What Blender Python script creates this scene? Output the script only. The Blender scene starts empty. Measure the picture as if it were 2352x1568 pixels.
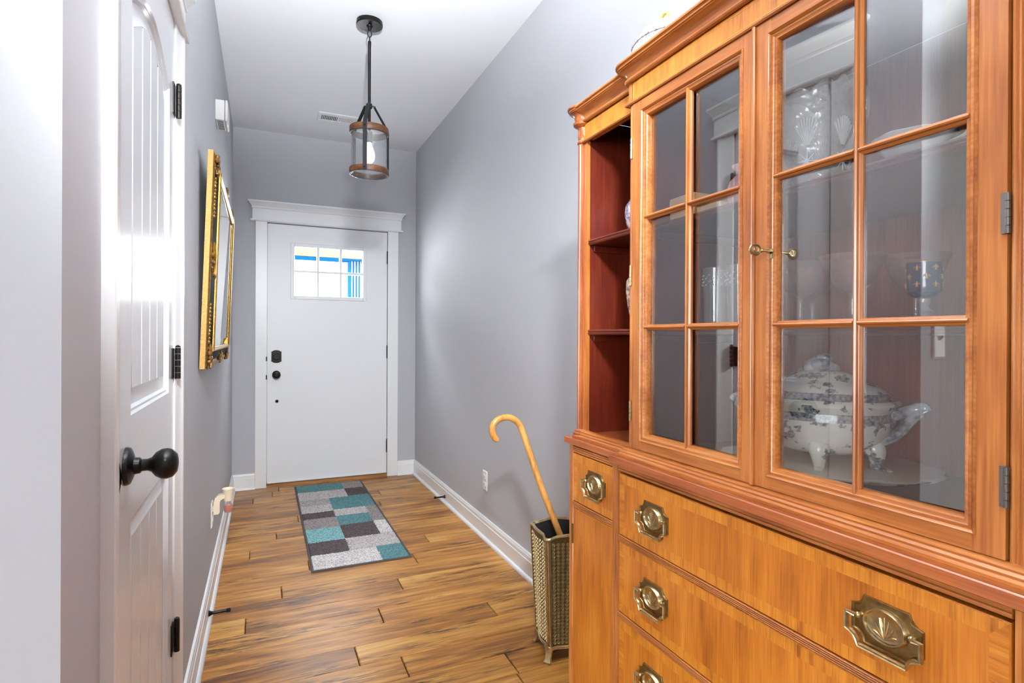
import bpy, bmesh, math, random
from math import sin, cos, pi, radians as R
from mathutils import Vector, Matrix
random.seed(7)
C = bpy.context.scene.collection
SC = bpy.context.scene

# ------------------------------------------------------------------ camera
F, YAW, PIT, H, CX, CY, ROLL = 1328.524, 0.44172, -0.00152, 1.1825, 1234.103, 776.823, -0.0047
def ray_dir(lat, up):
    cr, sr = cos(ROLL), sin(ROLL)
    lat, up = cr*lat + sr*up, -sr*lat + cr*up
    dep, z = cos(PIT) - sin(PIT)*up, sin(PIT) + cos(PIT)*up
    return Vector((cos(YAW)*lat + sin(YAW)*dep, -sin(YAW)*lat + cos(YAW)*dep, z))
fw = ray_dir(0, 0)
rt = (ray_dir(1, 0) - fw).normalized(); up_ = (ray_dir(0, 1) - fw).normalized()
cam_d = bpy.data.cameras.new('camera'); cam = bpy.data.objects.new('camera', cam_d); C.objects.link(cam)
cam_d.sensor_width = 36.0; cam_d.sensor_fit = 'HORIZONTAL'; cam_d.lens = F/2352*36.0
cam_d.shift_x = (1176 - CX)/2352; cam_d.shift_y = (CY - 784)/2352
cam_d.clip_start = 0.02
m = Matrix.Identity(4)
for i, v in enumerate((rt, up_, -fw.normalized())):
    m[0][i], m[1][i], m[2][i] = v
m[2][3] = H
cam.matrix_world = m
SC.camera = cam

# ------------------------------------------------------------------ world, lights, exposure
w = bpy.data.worlds.new('sky'); SC.world = w; w.use_nodes = True
bg = w.node_tree.nodes['Background']; bg.inputs[0].default_value = (0.93, 0.97, 1.0, 1); bg.inputs[1].default_value = 20.0
def area(name, loc, target, sx, sy, power, col):
    d = bpy.data.lights.new(name, 'AREA'); d.shape = 'RECTANGLE'; d.size = sx; d.size_y = sy
    d.energy = power; d.color = col
    o = bpy.data.objects.new(name, d); C.objects.link(o); o.location = loc
    o.rotation_euler = (Vector(target) - Vector(loc)).to_track_quat('-Z', 'Y').to_euler()
    return o
area('rear_fill_light', (-2.0, -6.9, 1.5), (0.0, 3.0, 1.25), 4.5, 2.0, 45, (0.96, 0.98, 1.0))  # added fill lamp behind the camera, stands in for unseen daylight
area('side_fill_light', (-4.8, -2.2, 1.5), (0.7, 0.5, 1.1), 3.2, 2.0, 205, (0.935, 0.975, 1.0))  # added fill lamp off to the left, brightens the cabinet fronts
def spot(name, loc, target, ang, blend, radius, power, col):
    d = bpy.data.lights.new(name, 'SPOT'); d.spot_size = R(ang); d.spot_blend = blend; d.shadow_soft_size = radius; d.energy = power; d.color = col
    o = bpy.data.objects.new(name, d); C.objects.link(o); o.location = loc
    o.rotation_euler = (Vector(target) - Vector(loc)).to_track_quat('-Z', 'Y').to_euler(); return o
spot('direct_flash_light', (0.04, -0.25, 2.12), (0.62, 3.6, 0.80), 53, 1.0, 0.09, 215, (0.94, 0.98, 1.0))
spot('bounced_flash_light', (0.05, -0.30, 1.75), (0.10, 0.84, 2.78), 75, 1.0, 0.05, 900, (0.93, 0.972, 1.0))
po = area('door_window_portal', (0.483, 5.03, 1.702), (0.483, 0, 1.702), 0.56, 0.42, 1, (1, 1, 1)); po.data.cycles.is_portal = True
SC.view_settings.view_transform = 'Standard'; SC.view_settings.look = 'None'
SC.view_settings.gamma = 1.0; SC.view_settings.use_curve_mapping = False
SC.view_settings.exposure = 1.12
SC.cycles.transparent_max_bounces = 24; SC.cycles.max_bounces = 10; SC.cycles.diffuse_bounces = 5
SC.cycles.glossy_bounces = 5; SC.cycles.transmission_bounces = 8; SC.cycles.sample_clamp_indirect = 6.0
SC.cycles.caustics_reflective = False; SC.cycles.caustics_refractive = False

# ------------------------------------------------------------------ materials
def nt(name):
    m = bpy.data.materials.new(name); m.use_nodes = True
    t = m.node_tree; b = t.nodes['Principled BSDF']
    return m, t, b
def mat(name, col, rough=0.5, metal=0.0, spec=0.5, bump=0.0, bscale=60.0, var=0.0, vscale=6.0, coat=0.0):
    m, t, b = nt(name)
    b.inputs['Base Color'].default_value = (*col, 1); b.inputs['Roughness'].default_value = rough
    b.inputs['Metallic'].default_value = metal; b.inputs['Specular IOR Level'].default_value = spec
    b.inputs['Coat Weight'].default_value = coat
    if bump or var:
        tc = t.nodes.new('ShaderNodeTexCoord')
    if bump:
        n = t.nodes.new('ShaderNodeTexNoise'); n.inputs['Scale'].default_value = bscale; n.inputs['Detail'].default_value = 4
        t.links.new(tc.outputs['Object'], n.inputs['Vector'])
        bp = t.nodes.new('ShaderNodeBump'); bp.inputs['Strength'].default_value = bump; bp.inputs['Distance'].default_value = 0.004
        t.links.new(n.outputs['Fac'], bp.inputs['Height']); t.links.new(bp.outputs['Normal'], b.inputs['Normal'])
    if var:
        n = t.nodes.new('ShaderNodeTexNoise'); n.inputs['Scale'].default_value = vscale; n.inputs['Detail'].default_value = 5
        t.links.new(tc.outputs['Object'], n.inputs['Vector'])
        r = t.nodes.new('ShaderNodeValToRGB')
        r.color_ramp.elements[0].position = 0.3; r.color_ramp.elements[1].position = 0.7
        r.color_ramp.elements[0].color = (*[c*(1-var) for c in col], 1)
        r.color_ramp.elements[1].color = (*[min(1, c*(1+var)) for c in col], 1)
        t.links.new(n.outputs['Fac'], r.inputs['Fac']); t.links.new(r.outputs['Color'], b.inputs['Base Color'])
    return m
def wood(name, dark, mid, light, axis=2, fine=240.0, rough=0.28, blotch=3.0, coat=0.25):
    """stained veneer: fine streaks along an axis plus soft cross figure"""
    m, t, b = nt(name)
    tc = t.nodes.new('ShaderNodeTexCoord')
    def stretched(sc, along, det):
        mp = t.nodes.new('ShaderNodeMapping'); s = [sc]*3; s[axis] = along
        mp.inputs['Scale'].default_value = s
        t.links.new(tc.outputs['Object'], mp.inputs['Vector'])
        n = t.nodes.new('ShaderNodeTexNoise'); n.inputs['Scale'].default_value = 1.0; n.inputs['Detail'].default_value = det
        t.links.new(mp.outputs['Vector'], n.inputs['Vector']); return n
    a = stretched(fine, fine*0.035, 3); c = stretched(blotch*9, blotch*1.6, 4); e = stretched(blotch*2.0, blotch*1.4, 2)
    mx = t.nodes.new('ShaderNodeMath'); mx.operation = 'MULTIPLY_ADD'; mx.inputs[1].default_value = 0.38
    t.links.new(a.outputs['Fac'], mx.inputs[0])
    m2 = t.nodes.new('ShaderNodeMath'); m2.operation = 'MULTIPLY_ADD'; m2.inputs[1].default_value = 0.42
    t.links.new(c.outputs['Fac'], m2.inputs[0])
    m3 = t.nodes.new('ShaderNodeMath'); m3.operation = 'MULTIPLY'; m3.inputs[1].default_value = 0.28
    t.links.new(e.outputs['Fac'], m3.inputs[0])
    t.links.new(m3.outputs[0], m2.inputs[2]); t.links.new(m2.outputs[0], mx.inputs[2])
    r = t.nodes.new('ShaderNodeValToRGB'); r.color_ramp.elements.new(0.5)
    for el, p, col in zip(r.color_ramp.elements, (0.36, 0.54, 0.70), (dark, mid, light)):
        el.position = p; el.color = (*col, 1)
    t.links.new(mx.outputs[0], r.inputs['Fac']); t.links.new(r.outputs['Color'], b.inputs['Base Color'])
    b.inputs['Roughness'].default_value = rough; b.inputs['Coat Weight'].default_value = coat; b.inputs['Coat Roughness'].default_value = 0.12
    return m
def thin_glass(name, tint, ior, rough=0.0, bump=0.0, bscale=40.0, milk=0.0):
    m = bpy.data.materials.new(name); m.use_nodes = True; t = m.node_tree; t.nodes.clear()
    out = t.nodes.new('ShaderNodeOutputMaterial'); tr = t.nodes.new('ShaderNodeBsdfTransparent'); tr.inputs[0].default_value = (*tint, 1)
    gl = t.nodes.new('ShaderNodeBsdfGlossy'); gl.inputs['Roughness'].default_value = rough
    r0 = ((ior-1)/(ior+1))**2
    lw = t.nodes.new('ShaderNodeLayerWeight'); lw.inputs['Blend'].default_value = 0.5
    pw_ = t.nodes.new('ShaderNodeMath'); pw_.operation = 'POWER'; pw_.inputs[1].default_value = 5.0; t.links.new(lw.outputs['Facing'], pw_.inputs[0])
    fr = t.nodes.new('ShaderNodeMath'); fr.operation = 'MULTIPLY_ADD'; fr.inputs[1].default_value = 1-r0; fr.inputs[2].default_value = r0; t.links.new(pw_.outputs[0], fr.inputs[0])
    mx = t.nodes.new('ShaderNodeMixShader')
    t.links.new(fr.outputs[0], mx.inputs[0]); t.links.new(tr.outputs[0], mx.inputs[1]); t.links.new(gl.outputs[0], mx.inputs[2])
    last = mx
    if bump:
        tc = t.nodes.new('ShaderNodeTexCoord'); n = t.nodes.new('ShaderNodeTexVoronoi'); n.inputs['Scale'].default_value = bscale
        t.links.new(tc.outputs['Object'], n.inputs['Vector'])
        bp = t.nodes.new('ShaderNodeBump'); bp.inputs['Strength'].default_value = bump; bp.inputs['Distance'].default_value = 0.003
        t.links.new(n.outputs['Distance'], bp.inputs['Height'])
        t.links.new(bp.outputs[0], lw.inputs['Normal']); t.links.new(bp.outputs[0], gl.inputs['Normal'])
    if milk:
        df = t.nodes.new('ShaderNodeBsdfDiffuse'); df.inputs[0].default_value = (0.9, 0.9, 0.9, 1)
        m2 = t.nodes.new('ShaderNodeMixShader'); m2.inputs[0].default_value = milk
        t.links.new(mx.outputs[0], m2.inputs[1]); t.links.new(df.outputs[0], m2.inputs[2]); last = m2
        if bump: t.links.new(bp.outputs[0], df.inputs['Normal'])
    t.links.new(last.outputs[0], out.inputs[0])
    return m
def china(name, white, blue, scale, lo=0.56, hi=0.60, bands=()):
    """glazed white with blue-grey transfer print; bands = (z0, z1) object-space printed borders"""
    m, t, b = nt(name)
    tc = t.nodes.new('ShaderNodeTexCoord')
    n = t.nodes.new('ShaderNodeTexNoise'); n.inputs['Scale'].default_value = scale; n.inputs['Detail'].default_value = 3; n.inputs['Roughness'].default_value = 0.55
    t.links.new(tc.outputs['Object'], n.inputs['Vector'])
    r = t.nodes.new('ShaderNodeMapRange'); r.inputs[1].default_value = lo; r.inputs[2].default_value = hi; r.clamp = True
    t.links.new(n.outputs['Fac'], r.inputs[0])
    fac = r.outputs[0]
    n2 = t.nodes.new('ShaderNodeTexNoise'); n2.inputs['Scale'].default_value = scale*5; n2.inputs['Detail'].default_value = 4
    t.links.new(tc.outputs['Object'], n2.inputs['Vector'])
    sh = t.nodes.new('ShaderNodeMapRange'); sh.inputs[1].default_value = 0.3; sh.inputs[2].default_value = 0.65; sh.inputs[3].default_value = 0.35; sh.inputs[4].default_value = 1.0
    t.links.new(n2.outputs['Fac'], sh.inputs[0])
    if bands:
        sp = t.nodes.new('ShaderNodeSeparateXYZ'); t.links.new(tc.outputs['Object'], sp.inputs[0])
    for z0, z1 in bands:
        g = t.nodes.new('ShaderNodeMath'); g.operation = 'COMPARE'; g.inputs[1].default_value = (z0+z1)/2; g.inputs[2].default_value = (z1-z0)/2
        t.links.new(sp.outputs[2], g.inputs[0])
        mxx = t.nodes.new('ShaderNodeMath'); mxx.operation = 'MAXIMUM'
        t.links.new(fac, mxx.inputs[0]); t.links.new(g.outputs[0], mxx.inputs[1]); fac = mxx.outputs[0]
    ml = t.nodes.new('ShaderNodeMath'); ml.operation = 'MULTIPLY'; t.links.new(fac, ml.inputs[0]); t.links.new(sh.outputs[0], ml.inputs[1])
    mx = t.nodes.new('ShaderNodeMix'); mx.data_type = 'RGBA'
    mx.inputs[6].default_value = (*white, 1); mx.inputs[7].default_value = (*blue, 1)
    t.links.new(ml.outputs[0], mx.inputs[0]); t.links.new(mx.outputs[2], b.inputs['Base Color'])
    b.inputs['Roughness'].default_value = 0.12; b.inputs['Coat Weight'].default_value = 0.3
    return m
def plank_mat():
    m, t, b = nt('hand_scraped_plank')
    tc = t.nodes.new('ShaderNodeTexCoord'); oi = t.nodes.new('ShaderNodeObjectInfo')
    off = t.nodes.new('ShaderNodeVectorMath'); off.operation = 'MULTIPLY_ADD'; off.inputs[1].default_value = (37, 19, 11)
    cmb = t.nodes.new('ShaderNodeCombineXYZ')
    for i in range(3): t.links.new(oi.outputs['Random'], cmb.inputs[i])
    t.links.new(cmb.outputs[0], off.inputs[0]); t.links.new(tc.outputs['Object'], off.inputs[2])
    def nz(scale, det, rgh=0.55, dist=0.0):
        mp = t.nodes.new('ShaderNodeMapping'); mp.inputs['Scale'].default_value = scale
        t.links.new(off.outputs[0], mp.inputs['Vector'])
        n = t.nodes.new('ShaderNodeTexNoise'); n.inputs['Scale'].default_value = 1; n.inputs['Detail'].default_value = det
        n.inputs['Roughness'].default_value = rgh; n.inputs['Distortion'].default_value = dist
        t.links.new(mp.outputs[0], n.inputs['Vector']); return n
    g = nz((3.0, 34, 10), 6, 0.6, 0.6); big = nz((1.6, 7, 4), 3)
    s = t.nodes.new('ShaderNodeMath'); s.operation = 'MULTIPLY_ADD'; s.inputs[1].default_value = 0.55
    t.links.new(g.outputs['Fac'], s.inputs[0])
    s2 = t.nodes.new('ShaderNodeMath'); s2.operation = 'MULTIPLY_ADD'; s2.inputs[1].default_value = 0.32
    t.links.new(big.outputs['Fac'], s2.inputs[0])
    s3 = t.nodes.new('ShaderNodeMath'); s3.operation = 'MULTIPLY'; s3.inputs[1].default_value = 0.11
    t.links.new(oi.outputs['Random'], s3.inputs[0]); t.links.new(s3.outputs[0], s2.inputs[2]); t.links.new(s2.outputs[0], s.inputs[2])
    r = t.nodes.new('ShaderNodeValToRGB'); r.color_ramp.elements.new(0.5); r.color_ramp.elements.new(0.6)
    for el, p, c in zip(r.color_ramp.elements, (0.32, 0.45, 0.54, 0.66),
                        ((0.13, 0.043, 0.009), (0.37, 0.148, 0.027), (0.55, 0.255, 0.053), (0.71, 0.40, 0.11))):
        el.position = p; el.color = (*c, 1)
    t.links.new(s.outputs[0], r.inputs['Fac'])
    # dark scraped / knotty marks
    k = nz((9, 120, 30), 3, 0.7); kk = nz((2.2, 12, 5), 2)
    a1 = t.nodes.new('ShaderNodeMapRange'); a1.inputs[1].default_value = 0.46; a1.inputs[2].default_value = 0.57; t.links.new(k.outputs['Fac'], a1.inputs[0])
    a2 = t.nodes.new('ShaderNodeMapRange'); a2.inputs[1].default_value = 0.49; a2.inputs[2].default_value = 0.62; t.links.new(kk.outputs['Fac'], a2.inputs[0])
    am = t.nodes.new('ShaderNodeMath'); am.operation = 'MULTIPLY'; t.links.new(a1.outputs[0], am.inputs[0]); t.links.new(a2.outputs[0], am.inputs[1])
    a3 = t.nodes.new('ShaderNodeMath'); a3.operation = 'MULTIPLY'; a3.inputs[1].default_value = 0.88; t.links.new(am.outputs[0], a3.inputs[0])
    mx = t.nodes.new('ShaderNodeMix'); mx.data_type = 'RGBA'; mx.inputs[7].default_value = (0.05, 0.02, 0.009, 1)
    t.links.new(a3.outputs[0], mx.inputs[0]); t.links.new(r.outputs['Color'], mx.inputs[6]); t.links.new(mx.outputs[2], b.inputs['Base Color'])
    hb = nz((1.5, 22, 8), 2); bp = t.nodes.new('ShaderNodeBump'); bp.inputs['Strength'].default_value = 0.5; bp.inputs['Distance'].default_value = 0.0035
    t.links.new(hb.outputs['Fac'], bp.inputs['Height']); t.links.new(bp.outputs[0], b.inputs['Normal'])
    b.inputs['Roughness'].default_value = 0.34; b.inputs['Specular IOR Level'].default_value = 0.32
    return m

M = {}
M['wall'] = mat('lilac_grey_wall_paint', (0.495, 0.50, 0.53), 0.75, bump=0.04, bscale=220)
M['wall_warm'] = mat('warm_grey_wall_paint', (0.47, 0.455, 0.445), 0.75, bump=0.04, bscale=220)
M['ceil'] = mat('ceiling_paint', (0.82, 0.84, 0.875), 0.9)
M['trim'] = mat('white_trim_paint', (0.845, 0.855, 0.86), 0.32)
M['door'] = mat('white_door_paint', (0.82, 0.835, 0.855), 0.38, bump=0.05, bscale=90)
M['gloss'] = mat('glossy_white_door_paint', (0.72, 0.745, 0.775), 0.2, spec=0.42)
M['sub'] = mat('subfloor_dark', (0.03, 0.016, 0.009), 0.8)
M['plank'] = plank_mat()
M['oak'] = wood('oak_threshold', (0.16, 0.06, 0.015), (0.33, 0.14, 0.03), (0.42, 0.2, 0.06), 0, 90)
M['black'] = mat('oil_rubbed_black_metal', (0.012, 0.011, 0.011), 0.28, 0.6)
M['hinge'] = mat('dark_bronze_hinge', (0.013, 0.01, 0.009), 0.38, 0.5)
M['iron'] = mat('rough_black_iron', (0.02, 0.02, 0.021), 0.5, 0.5, bump=0.3, bscale=300)
WD, WM, WL = (0.21, 0.052, 0.011), (0.39, 0.126, 0.027), (0.54, 0.215, 0.055)
M['wv'] = wood('mahogany_upright_grain', WD, WM, WL, 2)
M['wh'] = wood('mahogany_level_grain', WD, WM, WL, 1)
M['veneer'] = wood('drawer_veneer', (0.27, 0.070, 0.008), (0.48, 0.148, 0.014), (0.63, 0.235, 0.028), 2, 300, 0.3, 4.0)
M['cross'] = wood('crossband_veneer', (0.28, 0.072, 0.008), (0.55, 0.192, 0.018), (0.68, 0.27, 0.036), 2, 420, 0.3, 9.0)
M['crossh'] = wood('crossband_level', (0.28, 0.072, 0.008), (0.50, 0.162, 0.016), (0.64, 0.25, 0.034), 1, 420, 0.3, 9.0)
M['string'] = mat('pale_string_inlay', (0.72, 0.34, 0.06), 0.35)
M['red'] = wood('dark_red_counter', (0.22, 0.046, 0.013), (0.36, 0.097, 0.026), (0.47, 0.155, 0.045), 1, 260, 0.2, 3.0, 0.4)
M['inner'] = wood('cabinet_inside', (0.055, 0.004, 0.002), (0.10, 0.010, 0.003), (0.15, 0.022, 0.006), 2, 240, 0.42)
M['brass'] = mat('aged_brass', (0.33, 0.235, 0.095), 0.33, 1.0, var=0.25, vscale=120)
M['brasslt'] = mat('worn_bright_brass', (0.58, 0.46, 0.25), 0.28, 1.0, var=0.2, vscale=150)
M['stand'] = mat('embossed_brass', (0.62, 0.50, 0.27), 0.36, 0.85, var=0.2, vscale=60)
M['standdk'] = mat('darkened_brass_ground', (0.17, 0.12, 0.05), 0.42, 0.75)
M['dark'] = mat('dark_inside', (0.012, 0.01, 0.009), 0.7)
M['cane'] = wood('varnished_cane', (0.42, 0.16, 0.03), (0.62, 0.29, 0.065), (0.72, 0.38, 0.11), 2, 160, 0.25)
M['gold'] = mat('gilt_gesso', (0.42, 0.225, 0.045), 0.36, 0.85, bump=0.25, bscale=260, var=0.3, vscale=90)
M['goldpale'] = mat('worn_gilt_edge', (0.46, 0.26, 0.075), 0.45, 0.5, bump=0.3, bscale=400, var=0.2, vscale=200)
M['golddk'] = mat('antiqued_gilt', (0.34, 0.19, 0.06), 0.4, 0.8, var=0.4, vscale=120)
M['ebony'] = mat('black_frame_panel', (0.006, 0.006, 0.007), 0.65, spec=0.12)
M['cut'] = thin_glass('frosted_cut_glass', (0.98, 0.98, 0.98), 2.2, 0.15, milk=0.7)
M['mirror'] = mat('mirror_silver', (0.86, 0.88, 0.88), 0.01, 1.0)
M['plastic'] = mat('white_plastic', (0.82, 0.81, 0.79), 0.35)
M['slot'] = mat('dark_slot', (0.04, 0.04, 0.04), 0.6)
M['ivory'] = mat('ivory_plastic', (0.85, 0.74, 0.56), 0.4)
M['oil'] = mat('amber_scent_oil', (0.62, 0.13, 0.05), 0.08, coat=0.5)
M['glass'] = thin_glass('cabinet_glass', (0.97, 0.98, 0.98), 2.65, 0.0)
M['window'] = thin_glass('door_window_glass', (0.99, 0.99, 0.99), 1.3)
M['seeded'] = thin_glass('seeded_glass', (0.94, 0.95, 0.96), 1.6, 0.05, 0.5, 60, 0.06)
M['dkwood'] = wood('dark_mahogany', (0.13, 0.026, 0.007), (0.27, 0.068, 0.016), (0.40, 0.125, 0.03), 2)
M['innerlit'] = wood('lit_inside_wood', (0.20, 0.045, 0.018), (0.33, 0.085, 0.035), (0.42, 0.13, 0.055), 2, 240, 0.4)  # lighter copy of the inside wood; light through the glass put into colour
M['clear'] = thin_glass('clear_tumbler_glass', (0.95, 0.96, 0.96), 2.1, 0.05, milk=0.10)
M['pink'] = thin_glass('rose_pink_glass', (0.97, 0.78, 0.72), 2.1, 0.04, milk=0.09)
M['crystal'] = thin_glass('cut_crystal', (0.96, 0.96, 0.96), 1.9, 0.04, 1.0, 95, 0.22)
M['china'] = china('transfer_print_china', (0.90, 0.88, 0.81), (0.05, 0.068, 0.13), 36, 0.555, 0.585, ((0.097, 0.111), (0.1335, 0.1455)))
M['chinadk'] = china('printed_handle_china', (0.74, 0.75, 0.78), (0.05, 0.065, 0.11), 22, 0.30, 0.55)
M['platter'] = china('transfer_print_platter', (0.84, 0.82, 0.75), (0.055, 0.075, 0.125), 20, 0.47, 0.54)
M['ginger'] = china('blue_and_white_porcelain', (0.80, 0.80, 0.82), (0.02, 0.045, 0.25), 60, 0.48, 0.54)
M['gilded'] = china('gilded_porcelain', (0.75, 0.62, 0.40), (0.03, 0.05, 0.16), 70, 0.46, 0.52)
M['speckled'] = china('speckled_ceramic', (0.62, 0.63, 0.62), (0.03, 0.06, 0.25), 150, 0.55, 0.60)
M['yellow'] = mat('yellow_glaze', (0.62, 0.54, 0.16), 0.2)
M['cream'] = mat('cream_glaze', (0.82, 0.79, 0.66), 0.2)
M['whitechina'] = mat('white_glazed_china', (0.80, 0.80, 0.79), 0.15, coat=0.3)
M['pinkvase'] = mat('pink_ceramic', (0.80, 0.47, 0.47), 0.3)
M['palewood'] = wood('pale_wood', (0.48, 0.28, 0.13), (0.58, 0.36, 0.18), (0.66, 0.44, 0.24), 1, 140, 0.5, 3, 0.0)
M['cobalt'] = mat('cobalt_enamel_glass', (0.020, 0.032, 0.085), 0.12, coat=0.6)
M['lampwood'] = wood('lamp_hoop_wood', (0.05, 0.016, 0.005), (0.13, 0.047, 0.013), (0.22, 0.085, 0.024), 0, 120, 0.45, 6, 0.0)
mm, tt, bb = nt('frosted_bulb_glow'); bb.inputs['Base Color'].default_value = (1, 0.97, 0.9, 1)
bb.inputs['Emission Color'].default_value = (1, 0.93, 0.82, 1); bb.inputs['Emission Strength'].default_value = 0.35; M['bulb'] = mm
def pile(name, col):
    m, t, b = nt(name)
    tc = t.nodes.new('ShaderNodeTexCoord'); n = t.nodes.new('ShaderNodeTexNoise'); n.inputs['Scale'].default_value = 170; n.inputs['Detail'].default_value = 4
    t.links.new(tc.outputs['Object'], n.inputs['Vector'])
    r = t.nodes.new('ShaderNodeValToRGB'); r.color_ramp.elements[0].position = 0.36; r.color_ramp.elements[1].position = 0.62
    r.color_ramp.elements[0].color = (*[c*0.45 for c in col], 1); r.color_ramp.elements[1].color = (*[min(1, c*1.22) for c in col], 1)
    t.links.new(n.outputs['Fac'], r.inputs[0]); t.links.new(r.outputs[0], b.inputs['Base Color'])
    b.inputs['Roughness'].default_value = 0.95; b.inputs['Specular IOR Level'].default_value = 0.1
    return m
M['teal'] = pile('teal_pile', (0.135, 0.285, 0.30)); M['aqua'] = pile('aqua_pile', (0.26, 0.49, 0.51))
M['char'] = pile('charcoal_pile', (0.125, 0.10, 0.102)); M['taupe'] = pile('taupe_pile', (0.34, 0.30, 0.29))
M['beige'] = pile('beige_pile', (0.58, 0.53, 0.51)); M['ivorypile'] = pile('ivory_pile', (0.74, 0.70, 0.68))
M['binding'] = mat('grey_rug_binding', (0.085, 0.075, 0.073), 0.9)
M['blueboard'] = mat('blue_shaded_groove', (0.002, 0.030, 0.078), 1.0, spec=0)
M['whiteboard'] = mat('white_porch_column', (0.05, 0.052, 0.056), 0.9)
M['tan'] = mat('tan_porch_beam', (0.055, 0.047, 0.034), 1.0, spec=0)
M['ground'] = mat('pale_paving', (0.15, 0.15, 0.15), 0.9)

# ------------------------------------------------------------------ mesh building
class MB:
    def __init__(s): s.v = []; s.f = []; s.m = []; s.sm = []
    def add(s, verts, faces, mi=0, smooth=False):
        o = len(s.v); s.v += [tuple(p) for p in verts]
        for f in faces: s.f.append(tuple(i+o for i in f)); s.m.append(mi); s.sm.append(smooth)
        return s
    def box(s, x0, x1, y0, y1, z0, z1, mi=0, c=0.0):
        if x0 > x1: x0, x1 = x1, x0
        if y0 > y1: y0, y1 = y1, y0
        if z0 > z1: z0, z1 = z1, z0
        if not c:
            v = [(x, y, z) for z in (z0, z1) for y in (y0, y1) for x in (x0, x1)]
            return s.add(v, [(0,2,3,1),(4,5,7,6),(0,1,5,4),(2,6,7,3),(0,4,6,2),(1,3,7,5)], mi)
        b = bmesh.new(); bmesh.ops.create_cube(b, size=1)
        for q in b.verts: q.co = Vector(((x0+x1)/2+q.co.x*(x1-x0), (y0+y1)/2+q.co.y*(y1-y0), (z0+z1)/2+q.co.z*(z1-z0)))
        c = min(c, 0.45*min(x1-x0, y1-y0, z1-z0))
        bmesh.ops.bevel(b, geom=b.edges[:], offset=c, segments=1, affect='EDGES')
        b.verts.index_update(); s.add([q.co[:] for q in b.verts], [[q.index for q in f.verts] for f in b.faces], mi); b.free(); return s
    def loops(s, loops, mi=0, smooth=False, cap0=True, cap1=True, closed=True):
        """skin a list of equal-length point loops"""
        n = len(loops[0]); v = [p for L in loops for p in L]; f = []
        for k in range(len(loops)-1):
            for i in range(n if closed else n-1):
                j = (i+1) % n; f.append((k*n+i, k*n+j, (k+1)*n+j, (k+1)*n+i))
        s.add(v, f, mi, smooth)
        if cap0: s.add(loops[0], [tuple(range(n-1, -1, -1))], mi)
        if cap1: s.add(loops[-1], [tuple(range(n))], mi)
        return s
    def prism(s, poly, ax, a0, a1, mi=0, smooth=False):
        """extrude a 2-D polygon along axis ax (0: poly=(y,z), 1: (x,z), 2: (x,y))"""
        def P(p, a): return (a, p[0], p[1]) if ax == 0 else (p[0], a, p[1]) if ax == 1 else (p[0], p[1], a)
        return s.loops([[P(p, a0) for p in poly], [P(p, a1) for p in poly]], mi, smooth)
    def lathe(s, prof, cx, cy, n=32, mi=0, smooth=True, cap=True, sx=1, sy=1, rot=0, lobe=0, nl=4, a0=0, a1=2*pi):
        L = []
        full = abs(a1-a0-2*pi) < 1e-6
        k = n if full else n+1
        for r, z in prof:
            row = []
            for i in range(k):
                a = a0+(a1-a0)*i/n; rr = r*(1+lobe*cos(nl*a)); u, v = rr*cos(a)*sx, rr*sin(a)*sy
                row.append((cx+u*cos(rot)-v*sin(rot), cy+u*sin(rot)+v*cos(rot), z))
            L.append(row)
        return s.loops(L, mi, smooth, cap, cap, full)
    def tube(s, pts, r, n=10, mi=0, cap=True, flat=None):
        """round tube along points; r number or list; flat=(w,t) strap with width along a fixed axis handled by strap()"""
        P = [Vector(p) for p in pts]; L = []; N = len(P); ref = None
        for i in range(N):
            t = (P[min(i+1, N-1)]-P[max(i-1, 0)]).normalized()
            if ref is None:
                ref = Vector((0, 0, 1)) if abs(t.z) < 0.9 else Vector((1, 0, 0))
                ref = (ref-t*ref.dot(t)).normalized()
            else: ref = (ref-t*ref.dot(t)).normalized()
            b = t.cross(ref); rr = r[i] if isinstance(r, (list, tuple)) else r
            L.append([P[i]+(ref*cos(2*pi*k/n)+b*sin(2*pi*k/n))*rr for k in range(n)])
        return s.loops(L, mi, True, cap, cap)
    def strap(s, pts, wdir, wid, th, mi=0):
        P = [Vector(p) for p in pts]; W = Vector(wdir).normalized(); L = []; N = len(P)
        for i in range(N):
            t = (P[min(i+1, N-1)]-P[max(i-1, 0)]).normalized(); n = t.cross(W).normalized()
            L.append([P[i]+W*wid/2+n*th/2, P[i]-W*wid/2+n*th/2, P[i]-W*wid/2-n*th/2, P[i]+W*wid/2-n*th/2])
        return s.loops(L, mi)
    def ball(s, c, r, n=12, mi=0, sc=(1, 1, 1)):
        L = []
        for i in range(1, n//2+2):
            a = pi*(i-0.5)/(n//2+1) if False else pi*i/(n//2+2)
            L.append([(c[0]+r*sc[0]*sin(a)*cos(2*pi*k/n), c[1]+r*sc[1]*sin(a)*sin(2*pi*k/n), c[2]-r*sc[2]*cos(a)) for k in range(n)])
        return s.loops(L, mi, True)
    def torus(s, c, R1, r, ax=2, n=24, k=8, mi=0, sc=(1, 1)):
        pts = []
        for i in range(n):
            a = 2*pi*i/n; u, v = R1*cos(a)*sc[0], R1*sin(a)*sc[1]
            for j in range(k):
                b = 2*pi*j/k; q = r*cos(b); w_ = r*sin(b); uu, vv = u+q*cos(a), v+q*sin(a)
                d = (uu, vv, w_) if ax == 2 else (w_, uu, vv) if ax == 0 else (uu, w_, vv)
                pts.append((c[0]+d[0], c[1]+d[1], c[2]+d[2]))
        f = [(i*k+j, ((i+1) % n)*k+j, ((i+1) % n)*k+(j+1) % k, i*k+(j+1) % k) for i in range(n) for j in range(k)]
        return s.add(pts, f, mi, True)
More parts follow.
